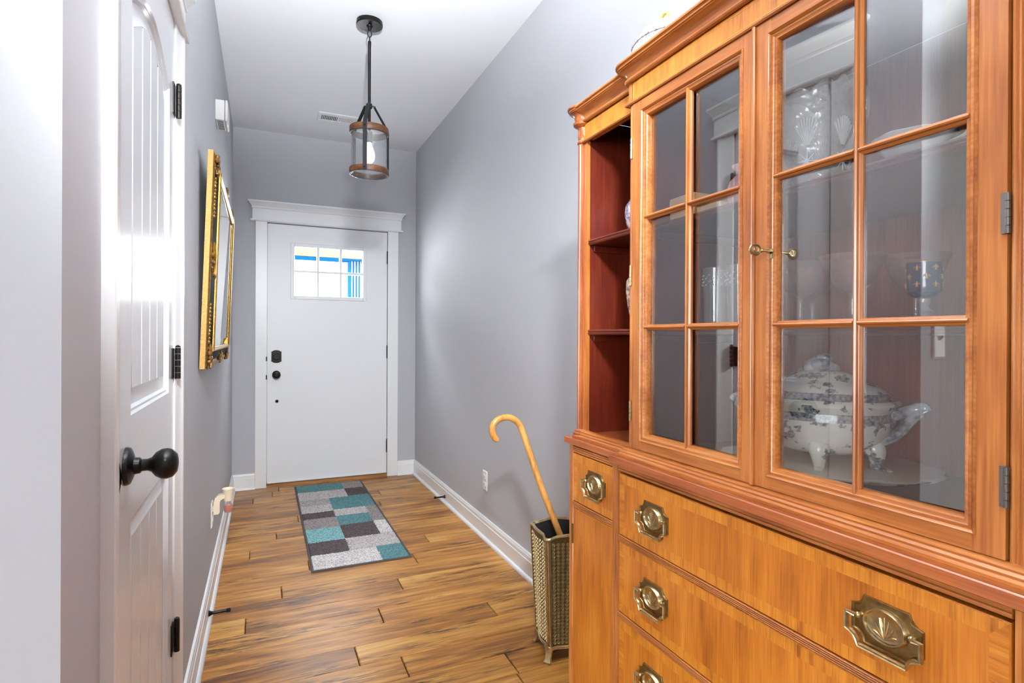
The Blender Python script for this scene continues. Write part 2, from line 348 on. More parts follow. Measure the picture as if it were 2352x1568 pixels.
    def sweep(s, prof, path, mi=0, smooth=False, closed=False):
        """mitred moulding: prof=(out, z) list; path = plan (x,y) points; 'out' is to the right-hand side of travel"""
        n = len(path); L = []
        for i in range(n):
            p = Vector(path[i])
            d0 = (p-Vector(path[i-1])).normalized() if i or closed else None
            d1 = (Vector(path[(i+1) % n])-p).normalized() if i < n-1 or closed else None
            d0 = d0 or d1; d1 = d1 or d0
            n0 = Vector((d0.y, -d0.x)); n1 = Vector((d1.y, -d1.x)); b = (n0+n1); b = b/max(b.dot(n0), 1e-6)
            L.append([(p.x+b.x*o, p.y+b.y*o, z) for o, z in prof])
        return s.loops(L, mi, smooth)
    def build(s, name, mats, parent=None, **props):
        off = Vector((0, 0, 0)); q = parent
        while q is not None: off += q.location; q = q.parent
        me = bpy.data.meshes.new(name); me.from_pydata([(a-off.x, b-off.y, c-off.z) for a, b, c in s.v], [], s.f)
        for mt in (mats if isinstance(mats, (list, tuple)) else [mats]): me.materials.append(mt)
        me.polygons.foreach_set('material_index', s.m); me.polygons.foreach_set('use_smooth', s.sm)
        b = bmesh.new(); b.from_mesh(me); bmesh.ops.recalc_face_normals(b, faces=b.faces); b.to_mesh(me); b.free()
        me.update(); me.set_sharp_from_angle(angle=R(36))
        o = bpy.data.objects.new(name, me); C.objects.link(o); o.parent = parent
        for k_, v_ in props.items(): o[k_] = v_
        return o
def thing(name, loc, label, cat, group=None):
    o = bpy.data.objects.new(name, None); C.objects.link(o); o.location = loc; o.empty_display_size = 0.05
    o['label'] = label; o['category'] = cat
    if group: o['group'] = group
    return o
def struct(name, loc=(0, 0, 0)):
    o = bpy.data.objects.new(name, None); C.objects.link(o); o.location = loc; o['kind'] = 'structure'; return o
def dup(root, loc, label=None, rz=0.0):
    r = root.copy(); C.objects.link(r); r.location = loc; r.rotation_euler[2] = rz
    if label: r['label'] = label
    for ch in list(root.children):
        c = ch.copy(); C.objects.link(c); c.parent = r
        for g in list(ch.children):
            d = g.copy(); C.objects.link(d); d.parent = c
    return r
def spline(P, n=8):
    P = [Vector(p) for p in P]; out = []
    for i in range(len(P)-1):
        p0, p1, p2, p3 = P[max(i-1, 0)], P[i], P[i+1], P[min(i+2, len(P)-1)]
        for k in range(n):
            t = k/n; out.append(0.5*((2*p1)+(p2-p0)*t+(2*p0-5*p1+4*p2-p3)*t*t+(3*p1-p0-3*p2+p3)*t**3))
    out.append(P[-1]); return out

# ------------------------------------------------------------------ room shell
XL, XR, D, HC = -0.218, 1.188, 4.987, 2.779
YC = 0.866                    # where the hall opens to the living room
XB, YB = -5.0, -7.2
ST = dict(kind='structure')
MB().box(XB-0.1, XR+0.1, YB-0.1, D+0.2, -0.12, -0.016).build('floor', M['sub'], **ST)
floor = [o for o in C.objects if o.name == 'floor'][0]
MB().box(XB-0.1, XR+0.1, YB-0.1, D+0.15, HC, HC+0.1).build('ceiling', M['ceil'], **ST)
MB().box(XR, XR+0.1, YB-0.1, D+0.15, -0.1, HC).build('wall_right', M['wall'], **ST)
DY0, DY1, DZ = 1.137, 1.778, 2.0     # closet door leaf
b = MB(); b.box(XL-0.11, XL, YC, DY0-0.004, -0.1, HC); b.box(XL-0.11, XL, DY1+0.004, D+0.15, -0.1, HC); b.box(XL-0.11, XL, DY0-0.004, DY1+0.004, DZ+0.004, HC)
b.build('wall_left', M['wall'], **ST)
MB().box(XL-0.9, XL-0.6, DY0-0.4, DY1+0.4, -0.1, HC).build('wall_closet', M['wall'], **ST)
MB().box(XB, XL-0.11, YC, YC+0.11, -0.1, HC).build('wall_return', M['wall_warm'], **ST)
MB().box(XB-0.1, XB, YB-0.1, YC+0.11, -0.1, HC).build('wall_side', M['wall_warm'], **ST)
MB().box(XB, XR, YB-0.1, YB, -0.1, HC).build('wall_back', M['wall_warm'], **ST)
FX0, FX1, FZ0, FZ1 = 0.0255, 0.946, 0.030, 2.066      # front door leaf
b = MB(); b.box(XL-0.11, FX0-0.004, D, D+0.15, -0.1, HC); b.box(FX1+0.004, XR+0.1, D, D+0.15, -0.1, HC); b.box(FX0-0.004, FX1+0.004, D, D+0.15, FZ1+0.004, HC)
b.build('wall_front', M['wall'], **ST)

# floor planks, each its own board
PW, Y0 = 0.141, 2.150
known = {0: [0.3175], -1: [0.4635, 1.35], 3: [-0.064], 2: [0.455], 4: [0.596], 5: [0.079], 1: [0.905], -2: [0.82], 9: [-0.065], 11: [0.072], 17: [-0.065],
         8: [0.872], 6: [0.736], 16: [0.80], 13: [0.205], 7: [0.215]}
for k in range(-17, 21):
    ya, yb = Y0+k*PW, min(Y0+(k+1)*PW, D)
    xl = XL-0.02 if ya > YC-0.05 else -1.6
    js = [j for j in known.get(k, [xl+random.uniform(0.25, 1.2)]) if xl+0.03 < j < XR]
    if xl < -1: js = [xl+0.5+random.uniform(-.3, .3), xl+1.7+random.uniform(-.3, .3)]+[x_ for x_ in js if x_ > 0.6]
    xs = [xl]+sorted(js)+[XR+0.02]
    for a, c in zip(xs, xs[1:]):
        dz = random.uniform(-0.0006, 0.0)
        b = MB(); g = 0.0017; e = 0.0026
        lo = [(a+g, ya+g, -0.016), (c-g, ya+g, -0.016), (c-g, yb-g, -0.016), (a+g, yb-g, -0.016)]
        md = [(x_, y_, -e+dz) for x_, y_, _ in lo]
        hi = [(a+g+e, ya+g+e, dz), (c-g-e, ya+g+e, dz), (c-g-e, yb-g-e, dz), (a+g+e, yb-g-e, dz)]
        b.loops([lo, md, hi]); b.build('plank', M['plank'], floor)

# baseboards with shoe moulding
def basep(): return [(0, 0.0), (0.028, 0.0), (0.028, 0.008), (0.024, 0.015), (0.017, 0.019), (0.015, 0.019), (0.015, 0.088), (0.012, 0.091), (0.012, 0.108), (0.009, 0.112), (0.008, 0.120), (0.0, 0.122)]
def baseboard(name, path):
    return MB().sweep(basep(), path).build(name, M['trim'], **ST)
baseboard('baseboard_left', [(XL, D), (XL, 1.862)][::-1])
baseboard('baseboard_right', [(XR, D), (XR, YB)])
baseboard('baseboard_front', [(XL+0.001, D), (-0.058, D)])
baseboard('baseboard_front', [(1.036, D), (XR-0.001, D)])
baseboard('baseboard_left', [(XL, 1.048), (XL, YC)][::-1])
baseboard('baseboard_return', [(XB, YC), (XL, YC)])

# front door casing and crown header
def header_profile(): # out, z from bottom of header
    return [(0, 0), (0.020, 0.0), (0.034, 0.002), (0.037, 0.008), (0.034, 0.015), (0.023, 0.017), (0.022, 0.098), (0.027, 0.100), (0.030, 0.108), (0.027, 0.114),
            (0.031, 0.118), (0.036, 0.128), (0.050, 0.145), (0.054, 0.148), (0.054, 0.157), (0, 0.160)]
b = MB(); b.box(-0.060, 0.0225, D-0.018, D, 0.0, 2.075, c=0.002); b.build('trim_1', M['trim'], **ST)
b = MB(); b.box(0.949, 1.036, D-0.018, D, 0.0, 2.075, c=0.002); b.build('trim_2', M['trim'], **ST)
b = MB(); b.sweep([(o, z+2.072) for o, z in header_profile()], [(-0.060, D), (-0.060, D-0.001), (1.036, D-0.001), (1.036, D)][::1]); b.build('trim_3', M['trim'], **ST)
b = MB(); b.box(FX0-0.004, FX1+0.004, D+0.0505, D+0.149, FZ1-0.012, FZ1+0.005); b.box(FX0-0.0045, FX0+0.014, D+0.0505, D+0.149, 0, FZ1); b.box(FX1-0.014, FX1+0.0045, D+0.0505, D+0.149, 0, FZ1)
b.build('trim_4', M['trim'], **ST)

# front door leaf
d1 = struct('door_1', ((FX0+FX1)/2, D, FZ0))
YF, YBk = D+0.006, D+0.050
WX0, WX1, WZ0, WZ1 = 0.190, 0.776, 1.478, 1.926
P1, P2, PZ0, PZ1 = (0.192, 0.424), (0.550, 0.780), 0.262, 1.334
b = MB()
for x0, x1, z0, z1 in ((FX0, P1[0], FZ0, FZ1), (P2[1], FX1, FZ0, FZ1), (P1[0], P2[1], FZ0, PZ0), (P1[0], P2[1], PZ1, WZ0), (P1[0], P2[1], WZ1, FZ1), (P1[1], P2[0], PZ0, PZ1)):
    b.box(x0, x1, YF, YBk, z0, z1)
b.box(WX1, P2[1], YF, YBk, WZ0, WZ1); b.build('stile_and_rail_frame', M['door'], d1)
for px in (P1, P2):
    b = MB(); e = 0.010
    L0 = [(px[0], YF, PZ0), (px[1], YF, PZ0), (px[1], YF, PZ1), (px[0], YF, PZ1)]
    L1 = [(px[0]+e, YF+0.009, PZ0+e), (px[1]-e, YF+0.009, PZ0+e), (px[1]-e, YF+0.009, PZ1-e), (px[0]+e, YF+0.009, PZ1-e)]
    L2 = [(p[0], YF+0.03, p[2]) for p in L1]
    b.loops([L0, L1]); b.build('flat_panel', M['door'], d1)
wf = MB(); t = 0.030
for x0, x1, z0, z1 in ((WX0, WX0+t, WZ0, WZ1), (WX1-t, WX1, WZ0, WZ1), (WX0+t, WX1-t, WZ0, WZ0+t), (WX0+t, WX1-t, WZ1-t, WZ1)): wf.box(x0, x1, YF-0.006, YBk+0.004, z0, z1, c=0.003)
wfo = wf.build('window_frame', M['door'], d1)
ix0, ix1, iz0, iz1 = WX0+t, WX1-t, WZ0+t, WZ1-t
mx = [ix0+(ix1-ix0)*k/3 for k in (1, 2)]; mz = (iz0+iz1)/2
for x_ in mx: MB().box(x_-0.009, x_+0.009, YF-0.002, YBk, iz0, iz1, c=0.002).build('muntin', M['door'], wfo)
MB().box(ix0, ix1, YF-0.0015, YBk-0.001, mz-0.009, mz+0.009, c=0.002).build('muntin', M['door'], wfo)
xs = [ix0]+mx+[ix1]
for i in range(3):
    for z0, z1 in ((iz0, mz), (mz, iz1)): MB().box(xs[i]+0.005, xs[i+1]-0.005, YF+0.018, YF+0.021, z0+0.005, z1-0.005).build('pane', M['window'], wfo)
for z0, z1 in ((1.80, 1.905), (1.00, 1.107), (0.205, 0.312)):
    b = MB(); b.lathe([(0.0065, z0), (0.0065, z1)], FX1+0.002, D-0.002, 10); b.lathe([(0.004, z1), (0.005, z1+0.004), (0.002, z1+0.007)], FX1+0.002, D-0.002, 8)
    b.build('hinge', M['hinge'], d1)
# deadbolt, knob, small round cover
def yl(prof, cx, cz, y, n=24, mi=0, mb=None):
    """lathe about the y axis; prof=(r, out from door towards room)"""
    mb = mb or MB()
    return mb.loops([[(cx+r*cos(2*pi*i/n), y-o, cz+r*sin(2*pi*i/n)) for i in range(n)] for r, o in prof], mi, True)
b = MB(); cxk, czk = 0.0905, 1.023
pl = []
for sgn in (1, -1):
    pl += [(-0.036*sgn, 0.036*sgn)] if False else []
plate = [(-0.036, -0.040), (-0.028, -0.040)]+[(0.028*sin(a), -0.040-0.010*cos(a)) for a in [R(x_) for x_ in range(-75, 76, 25)]]+[(0.028, -0.040), (0.036, -0.040), (0.036, 0.040), (0.028, 0.040)]+[(0.028*sin(a), 0.040+0.010*cos(a)) for a in [R(x_) for x_ in range(75, -76, -25)]]+[(-0.028, 0.040), (-0.036, 0.040)]
b.loops([[(cxk+u, YF, czk+v) for u, v in plate], [(cxk+u, YF-0.006, czk+v) for u, v in plate], [(cxk+u*.92, YF-0.008, czk+v*.92) for u, v in plate]])
yl([(0.025, 0.008), (0.025, 0.014), (0.022, 0.017)], cxk, czk-0.002, YF, mb=b)
b.loops([[(cxk+0.011*cos(a), YF-o, czk-0.004+0.020*sin(a)) for a in [2*pi*i/16 for i in range(16)]] for o in (0.016, 0.026)], 0, True)
b.build('deadbolt', M['black'], d1)
b = MB(); yl([(0.031, 0), (0.031, 0.004), (0.026, 0.009), (0.013, 0.012), (0.011, 0.03), (0.020, 0.036), (0.028, 0.046), (0.030, 0.055), (0.025, 0.064), (0.012, 0.068)], 0.0905, 0.881, YF, mb=b); b.build('door_knob', M['black'], d1)
b = MB(); yl([(0.012, 0), (0.012, 0.005), (0.008, 0.009)], 0.095, 0.671, YF, mb=b); b.build('round_cover', M['black'], d1)
for z0 in (1.005, 0.862): 
    b = MB(); b.box(FX0-0.0105, FX0-0.002, D-0.020, D-0.012, z0-0.018, z0+0.02, c=0.003); b.build('strike_plate', M['black'], d1)
b = MB(); b.box(FX0, FX1, YF-0.012, YF, FZ0-0.002, FZ0+0.010, c=0.003); b.build('door_sweep', M['trim'], d1)
b = MB(); b.prism([(D-0.020, 0.0), (D-0.018, 0.012), (D-0.002, 0.024), (D+0.0505, 0.024), (D+0.0505, 0.042), (D+0.13, 0.042), (D+0.13, 0)], 0, FX0-0.003, FX1+0.003); b.build('trim_5', M['oak'], **ST)

# closet door
d2 = struct('door_2', (XL, DY0, 0.0))
XF = -0.2145; XBk = -0.252
def rectloop(y0, y1, z0, z1, ref, x):
    """map each point of an inner loop to the rectangle y0..y1, z0..z1"""
    cy_, cz_ = (y0+y1)/2, (z0+z1)/2; out = []
    ay, az = max(abs(p[0]-cy_) for p in ref), max(abs(p[1]-cz_) for p in ref)
    for u, v in ref:
        du, dv = (u-cy_)/ay, (v-cz_)/az; s_ = 1/max(abs(du), abs(dv), 1e-6)
        out.append((x, cy_+du*s_*(y1-y0)/2, cz_+dv*s_*(z1-z0)/2))
    return out
def panel_outline(y0, y1, z0, z1, rise, inset=0.0, n=18):
    y0 += inset; y1 -= inset; z0 += inset; zt = z1-inset
    pts = [(y0+(y1-y0)*k/6, z0) for k in range(6)]+[(y1, z0+(zt-z0)*k/8) for k in range(8)]
    pts += [(y1-(y1-y0)*k/n, zt+rise*sin(pi*k/n)**1.0*(1.0 if rise else 0)) for k in range(n)]
    pts += [(y0, zt-(zt-z0)*k/8) for k in range(8)]
    return pts
SY0, SY1 = 1.245, 1.702
fr = MB()
for (cz0, cz1, pz0, pz1, rise) in ((0.945, DZ, 1.040, 1.800, 0.062), (0.004, 0.945, 0.20, 0.856, 0.0)):
    O = panel_outline(SY0, SY1, pz0, pz1, rise)
    A = rectloop(DY0, DY1, cz0, cz1, O, XF)
    L = [A]
    for ins, dep in ((0, 0), (0.004, 0.005), (0.009, 0.0045), (0.014, 0.010), (0.030, 0.011), (0.046, 0.006)):
        L.append([(XF-dep, y_, z_) for y_, z_ in panel_outline(SY0, SY1, pz0, pz1, rise, ins)])
    fr.loops(L, 0, False, False, False)
    # boards of the raised field
    ins = 0.046; ya, yb, za, zb = SY0+ins, SY1-ins, pz0+ins, pz1-ins
    nb = 4; bw = (yb-ya)/nb
    fr.loops([[(XF-0.010, y_, z_) for y_, z_ in panel_outline(SY0, SY1, pz0, pz1, rise, ins)]]*1+[[(XF-0.0102, y_, z_) for y_, z_ in panel_outline(SY0, SY1, pz0, pz1, rise, ins)]], 0, False, True, False)
    for k in range(nb):
        p0, p1 = ya+k*bw+(0.003 if k else 0), ya+(k+1)*bw-(0.003 if k < nb-1 else 0)
        top = [(p1-(p1-p0)*q/5, zb+rise*sin(pi*min(max((p1-(p1-p0)*q/5-ya)/(yb-ya), 0), 1))) for q in range(6)]
        poly = [(p0, za), (p1, za)]+top
        bb_ = MB(); cyb = (p0+p1)/2
        bb_.loops([[(XF-0.011, y_, z_) for y_, z_ in poly], [(XF-0.0075, y_, z_) for y_, z_ in poly], [(XF-0.006, cyb+(y_-cyb)*0.95, z_) for y_, z_ in poly]])
        bb_.build('panel_board', M['gloss'], d2)
fr.box(XBk, XF-0.013, DY0, DY1, 0.004, DZ)
for y_ in (DY0, DY1): fr.box(XF-0.014, XF, y_-0.0004, y_+0.0004, 0.004, DZ)
fr.build('door_leaf', M['gloss'], d2)
for z0, z1 in ((1.755, 1.840), (1.070, 1.152), (0.352, 0.436)):
    b = MB(); b.box(XF-0.003, XF+0.0035, DY1-0.030, DY1-0.001, z0+0.002, z1-0.002, c=0.001)
    hx, hy = XF+0.010, DY1+0.004
    for q in range(5):
        za, zb = z0+(z1-z0)*q/5, z0+(z1-z0)*(q+1)/5-0.0012; b.lathe([(0.0068, za), (0.0068, zb)], hx, hy, 10)
    b.lathe([(0.006, z1), (0.0062, z1+0.003), (0.002, z1+0.006)], hx, hy, 8)
    b.build('hinge', M['hinge'], d2)
b = MB(); ky, kz = 1.205, 0.957
prof = [(0.033, 0.0), (0.033, 0.003), (0.031, 0.007), (0.024, 0.010), (0.015, 0.013), (0.014, 0.021), (0.0105, 0.024), (0.0105, 0.032), (0.013, 0.038), (0.021, 0.044), (0.0265, 0.053), (0.0270, 0.061), (0.024, 0.070), (0.016, 0.076), (0.006, 0.078)]
b.loops([[(XF+o, ky+r*cos(2*pi*i/28), kz+r*sin(2*pi*i/28)) for i in range(28)] for r, o in prof], 0, True)
b.build('door_knob', M['black'], d2)
# closet casing (thicker at its outer edge) and header
def casing(name, yi, yo):
    s_ = 1 if yo > yi else -1
    pr = [(XL, yi), (XL+0.007, yi), (XL+0.009, yi+s_*0.004), (XL+0.009, yi+s_*0.030), (XL+0.012, yi+s_*0.036), (XL+0.013, yi+s_*0.060), (XL+0.017, yi+s_*0.066), (XL+0.019, yi+s_*0.072), (XL+0.019, yo-s_*0.002), (XL+0.017, yo), (XL, yo)]
    return MB().prism(pr, 2, 0.0, 2.004).build(name, M['trim'], **ST)
casing('trim_6', 1.131, 1.050); casing('trim_7', 1.784, 1.866)
b = MB(); b.sweep([(o*0.72, z*0.86+2.002) for o, z in header_profile()], [(XL, 1.046), (XL+0.001, 1.046), (XL+0.001, 1.870), (XL, 1.870)]); b.build('trim_8', M['trim'], **ST)

# ------------------------------------------------------------------ china cabinet
YM = 0.695                              # centre line of the cabinet along the wall
cab = thing('china_cabinet', (0.93, YM, 0), 'tall mahogany china cabinet with two glazed doors over brass-handled drawers', 'cabinet')
CB = 1.130                              # back
def mir(y): return 2*YM - y
ZC = 0.925                              # counter top
YE = 1.325                              # left end of the case (near right end mirrored)
# base case
XC, XS = 0.712, 0.728                   # carcass front behind the drawers, centre and sides
b = MB()
b.box(XS, CB, 1.309, YE, 0.0, 0.9075); b.box(XS, CB, mir(YE), mir(1.309), 0.0, 0.9075)        # end panels
b.box(CB-0.012, CB, mir(1.309), 1.309, 0.02, 0.9075)
b.box(XS+0.006, CB-0.012, mir(1.309), 1.309, 0.888, 0.9075); b.box(XS+0.006, CB-0.012, mir(1.309), 1.309, 0.07, 0.085)
b.build('base_case', M['wv'], cab)
def reeds(y0, y1, zc, h, xf, n=4):
    """horizontal reeded rail"""
    bb_ = MB(); st = h/n; poly = [(xf+0.012, zc-h/2)]
    for k in range(n):
        for q in range(5):
            a = pi*q/4; poly.append((xf-0.0035*sin(a), zc-h/2+k*st+st*(0.5-0.47*cos(a))))
    poly.append((xf+0.012, zc+h/2)); return bb_.prism(poly, 1, y0, y1)
def rail(name, y0, y1, zc, h, xf): return reeds(y0, y1, zc, h, xf).build(name, M['wh'], cab)
# upright pilasters of the base and corner stiles
def vreeds(y0, y1, z0, z1, xf, n, depth=0.003):
    bb_ = MB(); st = (y1-y0)/n; poly = [(xf+0.02, y0)]
    for k in range(n):
        for q in range(5):
            a = pi*q/4; poly.append((xf-depth*sin(a), y0+k*st+st*(0.5-0.47*cos(a))))
    poly.append((xf+0.02, y1)); return bb_.prism(poly, 2, z0, z1)
for s in (0, 1):
    f = (lambda y: y) if not s else mir
    a, c = sorted((f(1.062), f(1.088))); vreeds(a, c, 0.09, 0.9075, 0.7015, 3).build('pilaster', M['wv'], cab)
    a, c = sorted((f(1.305), f(YE))); b = MB(); b.box(0.7205, XS+0.004, a, c, 0.0, 0.9075, c=0.002); b.build('corner_stile', M['wv'], cab)
    a, c = sorted((f(1.089), f(1.304)))
    reeds(a, c, 0.757, 0.014, 0.7215).build('reeded_rail', M['wh'], cab)
    reeds(a, c, 0.897, 0.016, 0.7225, 3).build('reeded_rail', M['wh'], cab)
reeds(mir(1.061), 1.061, 0.9, 0.013, 0.7015, 2).build('reeded_rail', M['wh'], cab)
for zc in (0.7495, 0.5825, 0.405, 0.225): reeds(mir(1.061), 1.061, zc, 0.012, 0.7015).build('reeded_rail', M['wh'], cab)
b = MB(); b.sweep([(0, 0.0), (0.012, 0.0), (0.012, 0.062), (0.008, 0.075), (0.002, 0.085), (0, 0.09)], [(CB, YE), (0.7225, YE), (0.7225, 1.09), (0.703, 1.09), (0.703, mir(1.09)), (0.7225, mir(1.09)), (0.7225, mir(YE)), (CB, mir(YE))][::-1])
b.build('plinth', M['wh'], cab)

def drawer_front(y0, y1, z0, z1, xf, band, parent, name, thick=0.018, hor=True):
    """veneered front: matched field with a crossbanded border in its own veneer"""
    bb_ = MB(); e = 0.0015
    def rect(ins, x): return [(x, y0+ins, z0+ins), (x, y1-ins, z0+ins), (x, y1-ins, z1-ins), (x, y0+ins, z1-ins)]
    o = rect(0, xf+thick); e0 = rect(0, xf+e); e1 = rect(e, xf); i0 = rect(band, xf)
    bb_.add(o+e0+e1+i0, [(0, 1, 2, 3), (0, 1, 5, 4), (1, 2, 6, 5), (2, 3, 7, 6), (3, 0, 4, 7), (4, 5, 9, 8), (5, 6, 10, 9), (6, 7, 11, 10), (7, 4, 8, 11)], 0)
    bb_.add(e1+i0, [(0, 1, 5, 4), (2, 3, 7, 6)], 1); bb_.add(e1+i0, [(1, 2, 6, 5), (3, 0, 4, 7)], 2)
    bb_.add(i0, [(0, 1, 2, 3)], 0)
    return bb_.build(name, [M['veneer'], M['cross'], M['crossh']], parent)
def handle(parent, xf, yc, zc, wd, ht=0.062):
    """stamped octagonal plate, oval feather medallion and drop bail"""
    hw, hh = wd/2, ht/2; c1, c2_ = 0.0165, 0.0150
    def outl(k, n=4):
        W, Hh, pts = hw*k, hh*k, []
        for sy, sz in ((-1, -1), (1, -1), (1, 1), (-1, 1)):
            A_, B_ = (sy*W, sz*(Hh-c2_*k)), (sy*(W-c1*k), sz*Hh)
            if sy*sz < 0: A_, B_ = B_, A_
            for q in range(n+1):
                t = q/n; g_ = 0.0042*k*sin(pi*t); pts.append((A_[0]+(B_[0]-A_[0])*t-sy*g_*.7, A_[1]+(B_[1]-A_[1])*t-sz*g_*.75))
        return pts
    def L(k, o): return [(xf-o, yc+u, zc+v) for u, v in outl(k)]
    b = MB(); b.loops([L(1.0, 0), L(1.0, 0.0022), L(0.985, 0.0034), L(0.955, 0.0034), L(0.93, 0.0018), L(0.90, 0.0014)])
    pl_ = b.build('handle_plate', M['brass'], parent)
    b = MB(); a_, c_ = hw*0.53, hh*0.60
    def ov(k, o): return [(xf-o, yc+a_*k*cos(2*pi*i/28), zc+0.002+c_*k*sin(2*pi*i/28)) for i in range(28)]
    b.loops([ov(1.22, 0.0012), ov(1.16, 0.0055), ov(1.08, 0.0082), ov(1.02, 0.0080), ov(0.955, 0.0046), ov(0.92, 0.0042), ov(0.5, 0.0042)], 0, True)
    for ang, l in ((-62, .78), (-40, .86), (-18, .9), (0, .9), (20, .9), (44, .86), (66, .78)):
        s_, c2 = sin(R(ang)), cos(R(ang)); P = []
        for q in range(6):
            t = q/5; P.append((xf-0.0050, yc+a_*(0.86*s_*t*l+0.22*s_*t*(1-t)), zc+0.002+c_*(-0.78+1.62*l*c2*t-0.25*t*t*abs(s_))))
        b.tube(P, [0.0008, 0.0014, 0.0016, 0.0015, 0.0012, 0.0006], 6)
    b.build('medallion', M['brasslt'], parent)
    b = MB(); zp = zc+0.004; yb_ = hw*0.80
    for s_ in (-1, 1): b.ball((xf-0.0065, yc+s_*hw*0.74, zp), 0.0040, 10); b.tube([(xf-0.001, yc+s_*hw*0.74, zp), (xf-0.008, yc+s_*hw*0.74, zp)], 0.0028, 8)
    o_ = outl(1.03); low = [p for p in o_ if p[1] < -hh*0.1]
    path = [(xf-0.010, yc-hw*0.78, zp), (xf-0.011, yc-hw*1.03, zp+0.001)]+[(xf-0.011, yc+u, zc+v) for u, v in sorted(low, key=lambda p: p[0])]+[(xf-0.011, yc+hw*1.03, zp+0.001), (xf-0.010, yc+hw*0.78, zp)]
    prof = []
    pts = [Vector(p) for p in path]; Ls = []
    for i, p in enumerate(pts):
        t = (pts[min(i+1, len(pts)-1)]-pts[max(i-1, 0)]).normalized(); n_ = t.cross(Vector((1, 0, 0))).normalized(); x_ = Vector((1, 0, 0)); wd_ = 0.0032
        Ls.append([p+n_*wd_+x_*0.001, p+n_*wd_*0.6-x_*0.0022, p+n_*0.0006-x_*0.0012, p-n_*0.0006-x_*0.0012, p-n_*wd_*0.6-x_*0.0022, p-n_*wd_+x_*0.001])
    b.loops(Ls); b.build('bail_handle', M['brasslt'], parent)
zs = [(0.7565, 0.889), (0.5895, 0.742), (0.412, 0.5755), (0.232, 0.398), (0.098, 0.218)]
for z0, z1 in zs:
    o = drawer_front(mir(1.0595), 1.0595, z0, z1, 0.700, 0.020, cab, 'drawer')
    zc = (z0+z1)/2 + 0.001
    if z0 < 0.1: zc -= 0.002
    for yc in (0.936, mir(0.928)): handle(o, 0.700, yc, zc, 0.092)
for s in (0, 1):
    f = (lambda y: y) if not s else mir
    a, c = sorted((f(1.0895), f(1.3035)))
    o = drawer_front(a, c, 0.765, 0.887, 0.7205, 0.020, cab, 'drawer'); handle(o, 0.7205, f(1.194), 0.828, 0.094)
    o = drawer_front(a, c, 0.095, 0.749, 0.7205, 0.003, cab, 'cupboard_door')
    for z0 in (0.655, 0.22):
        b = MB(); b.lathe([(0.0030, z0), (0.0030, z0+0.05)], 0.7195, f(1.3055), 8); b.build('hinge', M['brass'], o)
# counter: stepped slab
cpath = [(CB, 1.345), (0.715, 1.345), (0.715, 1.088), (0.690, 1.088), (0.690, mir(1.088)), (0.715, mir(1.088)), (0.715, mir(1.345)), (CB, mir(1.345))]
b = MB()
def poly_in(path, d):
    out = []
    n = len(path)
    for i in range(n):
        p = Vector(path[i]); d0 = (p-Vector(path[i-1])).normalized(); d1 = (Vector(path[(i+1) % n])-p).normalized()
        n0, n1 = Vector((-d0.y, d0.x)), Vector((-d1.y, d1.x)); q = n0+n1; q = q/max(q.dot(n0), 1e-6); out.append((p.x+q.x*d, p.y+q.y*d))
    return out
pc = cpath; pi_ = poly_in(pc, 0.0018)
if max(p[1] for p in pi_) > 1.345: pi_ = poly_in(pc, -0.0018)
b.loops([[(x, y, 0.908) for x, y in pi_], [(x, y, 0.9095) for x, y in pc], [(x, y, ZC-0.0015) for x, y in pc], [(x, y, ZC) for x, y in pi_]])
b.build('countertop', M['red'], cab)

# upper case
XD = 0.720                              # face of the glazed doors
XU = 0.745                              # face of the side bays
ZT = 1.742
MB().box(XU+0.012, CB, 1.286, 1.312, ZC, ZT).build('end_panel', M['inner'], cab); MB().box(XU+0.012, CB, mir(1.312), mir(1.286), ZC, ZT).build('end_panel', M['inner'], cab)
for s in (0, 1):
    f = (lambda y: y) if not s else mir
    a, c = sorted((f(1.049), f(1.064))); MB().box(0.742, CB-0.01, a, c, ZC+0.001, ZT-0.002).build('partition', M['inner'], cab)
MB().box(CB-0.01, CB, mir(1.286), 1.286, ZC, ZT).build('back_panel', M['innerlit'], cab)
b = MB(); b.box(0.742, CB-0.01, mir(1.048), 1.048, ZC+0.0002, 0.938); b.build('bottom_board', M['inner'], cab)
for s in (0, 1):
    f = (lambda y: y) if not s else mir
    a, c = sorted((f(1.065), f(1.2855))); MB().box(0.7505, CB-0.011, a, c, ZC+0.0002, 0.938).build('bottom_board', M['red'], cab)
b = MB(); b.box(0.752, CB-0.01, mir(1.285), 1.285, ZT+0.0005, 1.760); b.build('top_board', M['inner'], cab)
# base moulding of the upper case
bm_ = [(0, ZC), (0.016, ZC), (0.0165, ZC+0.004), (0.012, ZC+0.007), (0.013, ZC+0.010), (0.009, ZC+0.013), (0.010, ZC+0.0155), (0.006, ZC+0.018), (0.002, ZC+0.0195), (-0.006, ZC+0.0195)]
b = MB(); b.sweep(bm_, [(0.7455, mir(1.062)), (0.7225, mir(1.062)), (0.7225, 1.062), (0.7455, 1.062)][::-1]); b.build('base_moulding', M['wh'], cab)
for s in (0, 1):
    f = (lambda y: y) if not s else mir
    p = [(XU+0.002, f(1.078)), (XU+0.002, f(1.302))]
    b = MB(); b.sweep(bm_, p[::-1] if not s else p); b.build('base_moulding', M['wh'], cab)
